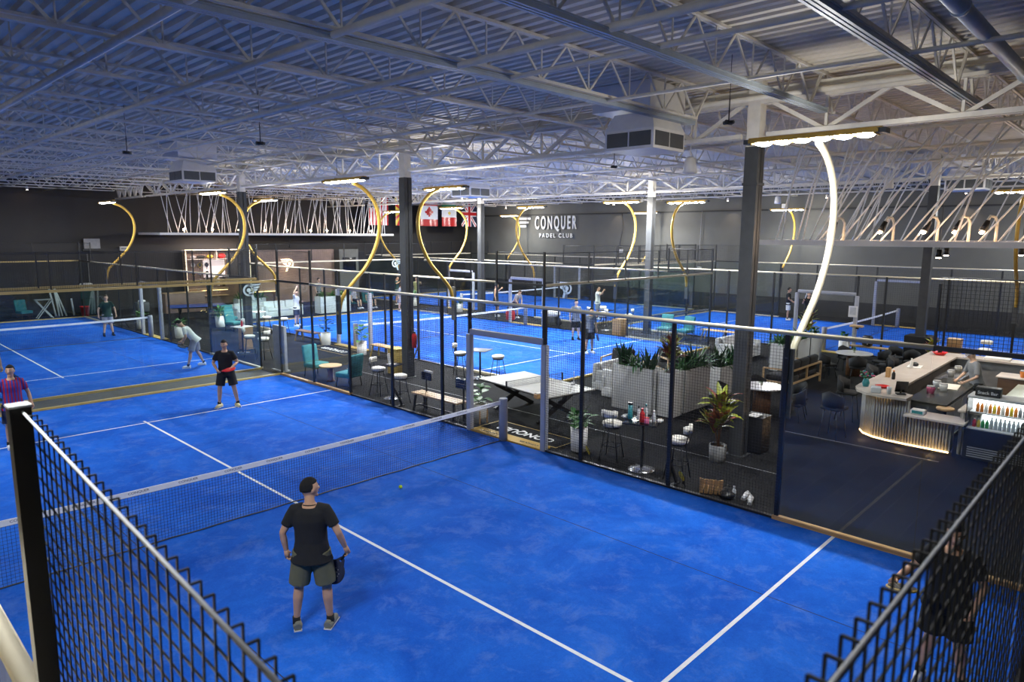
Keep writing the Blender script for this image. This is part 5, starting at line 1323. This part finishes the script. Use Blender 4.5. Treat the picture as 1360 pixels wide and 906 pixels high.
person('man in khaki green T-shirt beside the man in black, beyond the middle court', (22.3, 25.0, 0), R(160), 1.74, dict(elL=(-.3, .1, 1.3), wrL=(-.2, .3, 1.4)), shirt='khaki', shorts='greyc', shoe='shoew', skin='skin2')
person('tall dark-haired man behind the group beyond the middle court', (24.9, 30.4, 0), R(200), 1.82, shirt='blk', shorts='blk', long_pants=True, shoe='blk')
person('person in grey standing before the brown lobby wall', (17.0, 28.0, 0), R(200), 1.75, shirt='greyc', shorts='blk', long_pants=True, shoe='blk', skin='skin2')
SIT = dict(hipL=(-.10, 0, .55), hipR=(.10, 0, .55), kneeL=(-.14, .42, .52), kneeR=(.14, .42, .52), ankL=(-.14, .46, .09), ankR=(.14, .46, .09))
t, P, k, hp = person('man in black T-shirt and white shorts waiting on the court behind the bar', (31.4, 4.6, .01), R(200), 1.74, dict(elL=(-.28, .02, 1.16), wrL=(-.10, .22, 1.0), elR=(.28, .02, 1.16), wrR=(.10, .22, 1.0)), shirt='blk', shorts='whitec', shoe='shoew')
t, P, k, hp = person('man in black with raised racket on the court behind the bar', (28.9, 2.6, .01), R(110), 1.76, dict(elR=(.25, .2, 1.2), wrR=(.2, .45, 1.35), elL=(-.25, .15, 1.15), wrL=(-.1, .4, 1.2)), shirt='blk', shorts='blk', shoe='blk', yaw=15)
hw = hand_world(t, P, 'R', k, .05)
racket('white racket raised by the man in black on the court behind the bar', (hw.x, hw.y, hw.z), (R(15), 0, R(20)), 'white', 'grey')
person('man holding a phone up, bare-armed, past the glass logo of the middle court', (24.2, 11.9, .01), R(205), 1.78, dict(elL=(-.25, .18, 1.3), wrL=(-.08, .30, 1.5), elR=(.25, .18, 1.3), wrR=(.08, .30, 1.5)), shirt='ivory', shorts='greyc', shoe='shoew', skin='skin')
# seated people beyond the middle court
for lab, x, y, c, a in (('seated person in pink-grey top on the teal chairs beyond the middle court', 17.9, 25.5, 'lilac', 200), ('seated person in teal top beside the white planter block', 18.9, 25.3, 'tealp', 180)):
    t, P, k, hp = person(lab, (x, y, -.38), R(a), 1.68, dict(hipL=(-.10, .02, .92), hipR=(.10, .02, .92), kneeL=(-.13, .42, .90), kneeR=(.13, .42, .90), ankL=(-.13, .45, .49), ankR=(.13, .45, .49)), shirt=c, shorts='navy', shoe='shoew', skin='skin2', hair='hairb')
    teal_chair('teal chair carrying the '+lab.split(' on ')[0].split(' beside')[0]+' beyond the middle court', (x+.05*math.cos(a), y+.06, 0), R(a))
# ================================================================ BACKDROP BEYOND THE COURTS
# display shelf
S = thing('display_shelf', 'tall wooden-framed display shelf with rackets and bags on the back wall', 'shelf', (12.75, 33.95, 0))
MB().box(-1.5, -.2, 1.72, .07, .42, 3.44).build('side_panel', M['woodl'], S); MB().box(2.55, -.2, 1.72, .07, .42, 3.44).build('side_panel', M['woodl'], S); MB().box(.52, -.2, 3.42, 4.1, .42, .06).build('top_panel', M['woodl'], S)
MB().box(-1.5, -.425, 1.72, .07, .02, 3.44).box(2.55, -.425, 1.72, .07, .02, 3.44).box(.52, -.425, 3.42, 4.1, .02, .06).build('glowing_edge', M['signlit'], S)
MB().box(.5, -.02, 1.7, 4.0, .03, 3.4).build('back_panel', M['bronze'], S)
MB().box(-.2, -.2, 2.86, 2.55, .40, .05).build('shelf', M['stone'], S); MB().box(.42, -.2, 3.14, .05, .4, .5).build('divider', M['stone'], S)
MB().box(.35, -.06, 2.25, 1.35, .05, 1.1).build('lit_panel', M['lobbylit'], S); MB().box(1.75, -.06, 2.4, 1.2, .05, 1.9).build('dark_panel', M['darkcol'], S)
for i, z in enumerate((1.0, .55)): MB().box(-.2, -.2, z, 2.5, .4, .05).build('shelf', M['woodl'], S)
MB().box(-.2, -.36, .9, 2.4, .03, .03).build('glow_strip', M['ledwarm'], S)
l = bpy.data.lights.new('shelf_fill', 'AREA'); l.energy = 110; l.size = 3.4; l.shape = 'RECTANGLE'; l.size_y = .15; l.color = (1, .82, .7); o = bpy.data.objects.new('shelf_fill', l); COL.objects.link(o); o.parent = S; o.location = (.5, -1.1, 3.8); o.rotation_euler = (R(25), 0, 0)  # unseen area light added in front to brighten the shelf
k = 0
for i in range(3):
    for j in range(3):
        r_ = racket('%s racket hung on the display shelf, %s row, %s in it' % (['white', 'yellow', 'dark'][(i+j) % 3], ['top', 'middle', 'bottom'][j], ['first', 'second', 'third'][i]), (11.75+.42*i, 33.78, 2.22-.52*j), (0, 0, 0), ['white', 'yellow', 'black'][(i+j) % 3], ['grey', 'black', 'navy'][(i+2*j) % 3], .95)
r_ = None
def on_shelf(name, lab, x, col, s, cat):
    t = thing(name, lab, cat, (x, 33.72, 2.886)); MB().ell((0, 0, s[2]), s, 14, 8, fn=lambda p: V(p.x, p.y, max(-.98, p.z))).build('body', M[col], t); MB().box(0, -s[1]*.6, s[2]*1.4, s[0]*1.1, .02, .05).build('strap', M['black'], t)
on_shelf('shoe_display', 'pale trainer on the upper shelf, first item', 11.75, 'lgrey', (.2, .1, .1), 'shoe')
on_shelf('racket_bag', 'black racket bag on the upper shelf', 12.25, 'black', (.28, .12, .11), 'bag')
on_shelf('racket_bag', 'yellow bag on the upper shelf beside the divider', 12.80, 'yellow', (.2, .12, .13), 'bag')
on_shelf('racket_bag', 'red bag on the upper shelf, right of the divider', 13.55, 'red', (.24, .13, .15), 'bag')
for i, c in enumerate(('whitec', 'lilac', 'ivory', 'blk')):
    t = thing('hanging_shirt', '%s shirt hanging below the lit panel of the display shelf' % ['white', 'grey', 'cream', 'black'][i], 'shirt', (12.5+.36*i, 33.7, 1.15)); MB().tube([(0, 0, 0), (0, 0, .35), (0, 0, .52), (0, 0, .56)], [(.05, .17), (.05, .16), (.05, .18), (.03, .06)], 12).build('cloth', M[c], t); MB().tube([(-.17, 0, .5), (0, 0, .58), (.17, 0, .5)], .008, 6).bar((0, 0, .57), (0, .1, .62), .01).build('hanger', M['black'], t)
# brown lobby wall, with glass logo, dark lounge opening
struct(MB().box(17.4, 31.2, 1.72, 5.4, .16, 3.44).build('wall_lobby', M['bronze']))
struct(MB().box(20.9, 30.9, 1.72, 1.5, .7, 3.44).build('wall_lobby_end', M['wall2']))
struct(MB().box(24.8, 33.0, 1.6, 6.4, .12, 3.2).build('wall_lounge', M['black']))
t = thing('lobby_spot', 'wall-washing warm light above the lit winged logo', 'lamp', (16.5, 30.4, 3.6)); MB().tube([(0, 0, .75), (0, 0, .15)], .015, 6).build('stem', M['black'], t); MB().tube([(0, 0, .18), (0, .05, .0)], .05, 10).build('lamp_head', M['black'], t)
l = bpy.data.lights.new('lobby_glow', 'SPOT'); l.energy = 420; l.color = (1, .78, .6); l.spot_size = R(110); l.spot_blend = .8; o = bpy.data.objects.new('lobby_glow', l); COL.objects.link(o); o.parent = t; o.location = (0, 0, -.05)
t = thing('reception_screen', 'black wall screen by the end of the brown lobby wall', 'screen', (20.9, 30.5, 2.0)); MB().bev(0, 0, .45, 1.0, .05, .9, .01).build('screen', M['screen'], t); MB().box(0, .02, .45, 1.04, .03, .94).build('bezel', M['darkcol'], t)
t = thing('lobby_shelf', 'wooden ledge with a glowing edge low on the brown lobby wall', 'shelf', (14.9, 30.9, .9)); MB().box(0, 0, 0, 1.8, .35, .06).build('board', M['woodl'], t); MB().box(0, -.18, -.03, 1.8, .02, .03).build('glow_strip', M['ledwarm'], t); MB().box(-.7, .05, -.42, .06, .2, .8).box(.7, .05, -.42, .06, .2, .8).build('support', M['woodd'], t)
# blue ping-pong table + stored things behind back-left court
pingpong('blue ping-pong table by the display shelf, seen through the glass', (8.9, 26.2, 0), R(75), 'bluetop', net=False)
teal_chair('teal lounge chair stored behind the back-left court, by the folded stand', (2.6, 32.6, 0), R(200))
teal_chair('teal chair seen through glass past the back-left court gate', (9.1, 22.9, 0), R(180))
teal_chair('teal chair beside the white stools near the white-shirt player', (8.4, 20.9, 0), R(200))
t = thing('folding_stand', 'grey folding trestle stand stored beside the steel tubes', 'stand', (3.45, 32.4, 0)); 
for s in (-1, 1): MB().bar((-.35, s*.2, 0), (.35, s*.2, .95), .04).bar((.35, s*.2, 0), (-.35, s*.2, .95), .04).build('crossed_leg', M['lgrey'], t)
MB().box(0, 0, .97, .8, .5, .04).build('top', M['grey'], t)
for i, (x, a, L) in enumerate(((4.0, .1, 1.55), (4.15, .05, 1.5), (4.3, .14, 1.6), (4.5, .26, 1.6), (4.85, .05, .95))):
    t = thing('steel_tube', '%s leaning pale steel tube stored behind the back-left court' % ['first', 'second', 'third', 'slanting fourth', 'short last'][i], 'tube', (x, 32.6, -.04)); t.rotation_euler = (R(-8), -a, 0); MB().tube([(0, 0, 0.06), (0, 0, L)], .045, 12).build('tube', M['lgrey'], t); MB().tube([(0, 0, L-.02), (0, 0, L+.02)], .05, 12).build('end_cap', M['white'], t)
t = thing('red_bucket', 'red bucket beside the steel tubes behind the back-left court', 'bucket', (5.25, 32.1, 0)); MB().lathe(0, 0, [(.17, 0), (.24, .5), (.25, .5), (.25, .52), (.22, .52), (.16, .03)], 20).build('body', M['red'], t); MB().tube([(-.24, 0, .5), (0, -.12, .42), (.24, 0, .5)], .008, 6).build('handle', M['grey'], t)
t = thing('high_back_chair', 'dark green draped high chair with a pale top, right of the red bucket', 'chair', (5.6, 32.7, 0)); MB().bev(0, 0, .45, .55, .5, .85, .05).build('seat', M['greenc'], t); MB().bev(0, .2, 1.1, .6, .12, .8, .05).build('backrest', M['greenc'], t); MB().bev(0, .15, 1.58, .62, .3, .3, .1).build('pale_cover', M['ivory'], t)
t = thing('dark_machine', 'dark heap-like machine covered in cloth at the rear edge of the back-left court', 'machine', (1.4, 32.4, 0)); MB().ell((0, 0, .42), (.7, .4, .42), 20, 10, fn=lambda p: V(p.x*(1+.1*math.sin(7*p.z)), p.y, max(p.z, -1))).build('cover', M['blk'], t); MB().tube([(-.5, 0, .5), (0, 0, .9), (.4, 0, .95)], .04, 8).build('handle', M['black'], t)
t = thing('wall_panel_sign', 'cream plaque with lettering clipped on the mesh above the glass end wall', 'sign', (.35, 33.95, 2.75)); MB().bev(0, 0, 0, .7, .05, .42, .03).build('plaque', M['ivory'], t); MB().box(0, -.03, .05, .5, .01, .06).box(0, -.03, -.06, .5, .01, .06).build('marking', M['gold'], t)
t = thing('wall_display', 'grey box display on a black bracket near the start of the brighter wall', 'display', (6.3, 33.9, 3.55)); MB().box(0, -.1, .3, .8, .15, .55).build('screen', M['grey'], t); MB().box(0, -.15, -.05, 1.0, .2, .08).bar((0, -.1, -.1), (0, -.1, -.7), .06).build('bracket', M['black'], t)
t = thing('wall_box', 'small white box on the dark wall beside the small gold light pole', 'box', (8.0, 34.1, 3.55)); MB().bev(0, 0, 0, .42, .15, .25, .02).build('cover', M['white'], t); MB().box(0, -.08, .0, .3, .01, .12).build('grille', M['grey'], t)
t = thing('black_flag_stand', 'tall narrow black feather flag against the back wall', 'flag', (5.75, 33.4, 0)); MB().prism([(-.16, 0), (.16, 0), (.16, .03), (-.16, .03)], .2, 3.2).build('cloth', M['blk'], t); MB().tube([(.17, 0, 0), (.17, 0, 3.3)], .02, 6).build('pole', M['grey'], t)
# gym-like black things near the back-left court gate
t = thing('dark_trolley', 'dark ball trolley between the back-left court and the shelf', 'trolley', (7.1, 28.9, 0)); MB().bev(0, 0, .6, .6, .45, .5, .03).build('basket', M['darkcol'], t)
for sx in (-1, 1): MB().bar((sx*.25, 0, 0), (sx*.25, 0, .4), .05).build('leg', M['black'], t)
MB().ell((0, 0, .9), (.2, .15, .08), 10, 6).build('towel_top', M['white'], t)
t = thing('drink_stand', 'wooden reception desk with warm edge behind the back-left court gate', 'desk', (9.8, 30.4, 0)); MB().bev(0, 0, .55, 2.2, .6, 1.1, .02).build('body', M['bronze'], t); MB().bev(0, 0, 1.12, 2.3, .7, .05, .01).build('countertop', M['woodl'], t)
# flags under the rear girder
def flag_mesh(cells, w, h, wave=.03, n=14, m=8):
    """cells: function (u,v)->material index, u across, v down"""
    b = MB(); N, K = n*4, m*4; vs = []
    for s in (0, 1):
        for j in range(K+1):
            for i in range(N+1):
                u, v = i/N, j/K; vs.append((w*(u-.5), wave*math.sin(u*9)*(.3+v)+s*.012, -h*v))
    F = []; mi = []
    off = (N+1)*(K+1)
    for j in range(K):
        for i in range(N):
            a = j*(N+1)+i; c = cells((i+.5)/N, (j+.5)/K)
            F.append((a, a+1, a+N+2, a+N+1)); mi.append(c); F.append((off+a, off+a+N+1, off+a+N+2, off+a+1)); mi.append(c)
    for q, c in zip(F, mi): pass
    b.v = vs; b.f = F; b.m = mi; b.sm = [True]*len(F)
    return b
R_, W_, B_, Y_, G_ = 0, 1, 2, 3, 4
FM = [M['redp'], M['letter'], M['navy'], M['yellow'], mat('flag_green', (.02, .16, .08), .8)]
def usa(u, v):
    # hung vertically: canton at top-left, stripes run down
    if v < .42 and u < .54:
        return W_ if (int(u*26) % 2 == 0 and int(v*26) % 2 == 0) else B_
    return R_ if int(u*13) % 2 == 0 else W_
def arizona(u, v):
    # hung vertically: rays from the middle toward one side
    if u > .5: return B_
    if math.hypot(u-.5, (v-.5)*1.5) < .16: return Y_
    a = math.atan2(v-.5, .5-u+1e-6); return R_ if int((a+PI/2)/(PI/13)) % 2 == 0 else Y_
def canada(u, v):
    if v < .25 or v > .75: return R_
    du, dv = abs(u-.5), (v-.5)
    leaf = (du < .05 and -.18 < dv < .17) or (abs(dv+.02) < .09-du*.25 and du < .24) or (abs(dv-.05) < .05 and du < .15) or (du+abs(dv+.08) < .15)
    return R_ if leaf else W_
def mexico(u, v):
    if v < .33: return G_
    if v > .66: return R_
    return Y_ if math.hypot((u-.5), (v-.5)*1.5) < .09 else W_
def union(u, v):
    x, y = (u-.5)*1.0, (v-.5)*1.5
    if abs(x) < .08 or abs(y) < .08: return R_
    if abs(x) < .13 or abs(y) < .13: return W_
    d = abs(abs(x)*1.5-abs(y))/1.8
    if d < .03: return R_
    if d < .085: return W_
    return B_
for fn, x, w, lab in ((usa, 23.75, 1.65, 'American flag hanging below the rear girder, left of the dark column'), (arizona, 25.9, 1.35, 'red and yellow rayed flag partly hidden by the dark column'), (canada, 28.35, 1.7, 'Canadian flag with red maple leaf behind the big gold pole'), (mexico, 30.35, 1.5, 'green white and red flag with small emblem beside the Canadian flag'), (union, 32.45, 1.6, 'British union flag hanging last in the row')):
    t = thing('hanging_flag', lab, 'flag', (x, 31.0, 7.1)); flag_mesh(fn, w, 2.0).build('cloth', FM, t); MB().tube([(-w/2-.05, .005, .02), (w/2+.05, .005, .02)], .02, 6).build('rod', M['steel'], t)
# wall lettering on the east wall (reads from inside, facing +x)
t = thing('wall_lettering', 'white CONQUER PADEL CLUB lettering on the east wall', 'sign', (34.82, 24.0, 5.35))
lettering('CONQUER', 1.35, M['letter'], t, (0, 0, .0), (PI/2, 0, -PI/2), .48, .03, space=1.45)
lettering('PADEL CLUB', .44, M['letter'], t, (0, -.05, -.93), (PI/2, 0, -PI/2), .95, .02, bold=True, space=1.5)
b = MB()
for i, (a, c) in enumerate(((0, 1.4), (.2, 1.3), (.45, 1.2))): b.box(.0, 3.1+a/2, .38-.3*i, .04, 1.2-a, .16)
b.build('wing_emblem', M['letter'], t)
# wall washer spots, east wall and north wall
def wall_spot(lab, loc, rot, e=45, warm=True):
    t = thing('wall_spot', lab, 'lamp', loc); MB().lathe(0, 0, [(.06, .0), (.07, .14), (.03, .2)], 12).build('lamp_head', M['white'], t); MB().lathe(0, 0, [(.05, -.004), (.05, .0)], 12).build('lens', M['bulb'], t); MB().bar((0, 0, .18), (0, 0, DZ-loc[2]-.02), .02).build('stem', M['black'], t)
    l = bpy.data.lights.new('wall_spot_beam', 'SPOT'); l.energy = e; l.color = (1, .80, .62) if warm else (.85, .92, 1); l.spot_size = R(75); l.spot_blend = .6; l.shadow_soft_size = .05
    o = bpy.data.objects.new('wall_spot_beam', l); COL.objects.link(o); o.parent = t; o.location = (0, 0, -.02); o.rotation_euler = rot
for i, (y, lab) in enumerate(((28.6, 'warm spot above the gap between the union flag and the lettering'), (18.2, 'warm spot over the bare wall right of the lettering'), (9.8, 'warm spot behind the row of lamps next to the slim far column'), (4.0, 'warm bracket spot left of the bar canopy free end'), (-2.5, 'warm spot seen between the rods of the bar canopy'))):
    wall_spot(lab, (34.2, y, 6.55), (R(0), R(-14), 0), 70)
wall_spot('cool white spot alone high on the dark back wall', (3.45, 33.5, 6.65), (R(-14), 0, 0), 60)
# cables / boxes on east wall
t = thing('wall_cable', 'black cable dropping to a white box on the east wall right of the lettering', 'cable', (34.8, 17.9, 0)); MB().tube([(0, 0, 6.0), (-.02, -.15, 5), (-.02, .1, 3.9), (0, 0, 3.5)], .02, 6).build('cable', M['black'], t); MB().bev(-.03, 0, 3.4, .1, .35, .25, .02).build('junction_box', M['lgrey'], t)
t = thing('wall_cable', 'pale cable hanging behind the row of lamps by the slim far column', 'cable', (34.8, 11.8, 0)); MB().tube([(0, 0, 6.0), (0, .05, 4), (0, 0, 2.5)], .02, 6).build('cable', M['grey'], t)
MB().bev(-.03, 0, 2.4, .1, .3, .2, .02).build('junction_box', M['lgrey'], t)
for y, lab in ((6.5, 'small white wall speaker left of the tall grey column'), ):
    t = thing('wall_speaker', lab, 'speaker', (34.7, y, 6.1)); MB().bev(0, 0, 0, .2, .3, .45, .03).build('body', M['white'], t); MB().box(-.105, 0, 0, .01, .22, .34).build('grille', M['lgrey'], t)
# stools/table/lounge between middle court and far courts
bar_stool('white stool by the aisle table seen through the far glass, farthest one', (21.1, 9.9, 0), R(-120)); bar_stool('white stool by the aisle table, in front of it', (20.6, 8.9, 0), R(60)); bar_stool('white stool by the aisle table, nearest the slim far column', (21.7, 8.2, 0), R(20)); bar_stool('white stool by the aisle table, behind it', (21.7, 9.6, 0), R(150))
high_table('small high table between the aisle stools beyond the middle court', (21.15, 9.1, 0), .2, h=.95, w=.6)
t = thing('aisle_box', 'wooden box on the aisle floor behind the middle court glass', 'box', (20.3, 7.7, 0)); MB().bev(0, 0, .35, .5, .5, .7, .01).build('body', M['wood'], t); MB().box(0, 0, .71, .52, .52, .02).build('lid', M['wood'], t)
teal_chair('teal chair in the aisle beside the wooden box beyond the middle court', (21.2, 5.9, 0), R(100)); teal_chair('teal chair in the aisle next to the bench with splayed legs', (21.2, 4.9, 0), R(80))
# drinks trolley near far gate
t = thing('red_cooler', 'red round cooler at the far gate post of the middle court', 'cooler', (20.6, 14.9, 0)); MB().lathe(0, 0, [(.2, 0), (.24, .05), (.25, .45), (.2, .5)], 18).build('body', M['red'], t); MB().lathe(0, 0, [(.22, .5), (.24, .56), (.1, .6)], 18).build('lid', M['redp'], t)
t = thing('scooter_toy', 'white rounded ride-on machine below the big frosted logo', 'machine', (20.5, 12.0, 0)); MB().ell((0, 0, .62), (.3, .6, .22), 18, 10).build('shell', M['white'], t); MB().bev(0, -.1, .3, .35, .5, .35, .04).build('body', M['darkcol'], t); MB().ell((0, .45, .22), (.06, .2, .2), 14, 8).build('wheel', M['black'], t); MB().ell((0, -.5, .22), (.06, .2, .2), 14, 8).build('wheel', M['black'], t)
# backpack on the bench by the court behind the bar
t = thing('backpack', 'black and white backpack on the bench before the court behind the bar', 'bag', (21.75, -2.3, .465), R(70)); MB().bev(0, 0, .2, .36, .22, .4, .08).build('body', M['black'], t); MB().tube([(-.08, .1, .3), (-.1, .16, .2), (-.08, .1, .08)], .02, 6).build('strap', M['white'], t); MB().bev(0, -.12, .14, .26, .06, .2, .03).build('front_pocket', M['lgrey'], t)
t = thing('wall_notice', 'white notice hung on the mesh beside the gate of the court behind the bar', 'notice', (22.28, -1.55, 1.65)); MB().box(0, 0, 0, .02, .32, .42).build('sheet', M['white'], t); MB().box(-.012, 0, .02, .003, .22, .28).build('print', M['lgrey'], t)
t = thing('gate_shelf', 'small wooden shelf on the gate post of the court behind the bar', 'shelf', (22.2, -1.75, 1.12)); MB().bev(0, 0, 0, .25, .45, .08, .02).build('board', M['woodl'], t); MB().box(.08, 0, -.07, .04, .1, .1).build('bracket', M['black'], t)
t = thing('crate_box', 'tan box standing on the floor just over the far bar top', 'box', (22.0, -5.0, 0)); MB().bev(0, 0, .5, .4, .4, 1.0, .01).build('box', M['wood'], t); MB().box(0, 0, 1.01, .42, .42, .02).build('lid', M['woodl'], t)
bar_stool('white stool past the far bar top, by the court behind the bar', (21.9, -5.9, 0), R(90))
# camera-side ledge below the mesh: cream painted wall top next to the rail
t = thing('ledge_wall', 'cream painted ledge beside the corner fence, right beside the camera', 'ledge', (-5.62, -8.15, 0)); MB().box(0, 0, 1.46, 1.05, 3.5, 2.92).build('body', M['creamw'], t); MB().box(0, 0, 2.945, 1.1, 3.56, .05).build('cap', M['creamw'], t)
t = thing('bench_low', 'grey-green slatted bench top outside the fence, bottom corner by the camera', 'bench', (1.2, -11.05, 0)); MB().bev(0, 0, .44, 4.5, .5, .06, .01).build('seat', M['greentop'], t)
for x in (-1.8, 0, 1.8): MB().box(x, 0, .21, .06, .4, .42).build('leg', M['black'], t)
# ================================================================ CAMERA, WORLD, RENDER LOOK
cd = bpy.data.cameras.new('camera'); cam = bpy.data.objects.new('camera', cd); COL.objects.link(cam)
az, pitch, roll = .80502, .15301, .0055
f = V(math.sin(az)*math.cos(pitch), math.cos(az)*math.cos(pitch), -math.sin(pitch))
rt = f.cross(V(0,0,1)).normalized(); up = rt.cross(f)
rt2 = rt*math.cos(roll)+up*math.sin(roll); up2 = -rt*math.sin(roll)+up*math.cos(roll)
cam.matrix_world = Matrix(((rt2.x, up2.x, -f.x, -5.38327), (rt2.y, up2.y, -f.y, -10.20518), (rt2.z, up2.z, -f.z, 4.44932), (0,0,0,1)))
cd.sensor_width = 36; cd.lens = 912.203*36/1360; cd.clip_start = .05; cd.clip_end = 200
cd.dof.use_dof = True; cd.dof.focus_distance = 13; cd.dof.aperture_fstop = 5.0
sc.camera = cam
wd = bpy.data.worlds.new('world'); sc.world = wd; wd.use_nodes = True
wd.node_tree.nodes['Background'].inputs[0].default_value = (.5, .55, .7, 1); wd.node_tree.nodes['Background'].inputs[1].default_value = .02
vs_ = sc.view_settings; vs_.view_transform = 'Standard'; vs_.look = 'None'; vs_.gamma = 1; vs_.use_curve_mapping = False; vs_.exposure = 0.15
cy_ = sc.cycles
cy_.use_denoising = True
try: cy_.denoiser = 'OPENIMAGEDENOISE'
except Exception: pass
cy_.max_bounces = 10; cy_.diffuse_bounces = 4; cy_.glossy_bounces = 3; cy_.transmission_bounces = 4; cy_.transparent_max_bounces = 24
cy_.caustics_reflective = False; cy_.caustics_refractive = False; cy_.sample_clamp_indirect = 6; cy_.use_light_tree = True
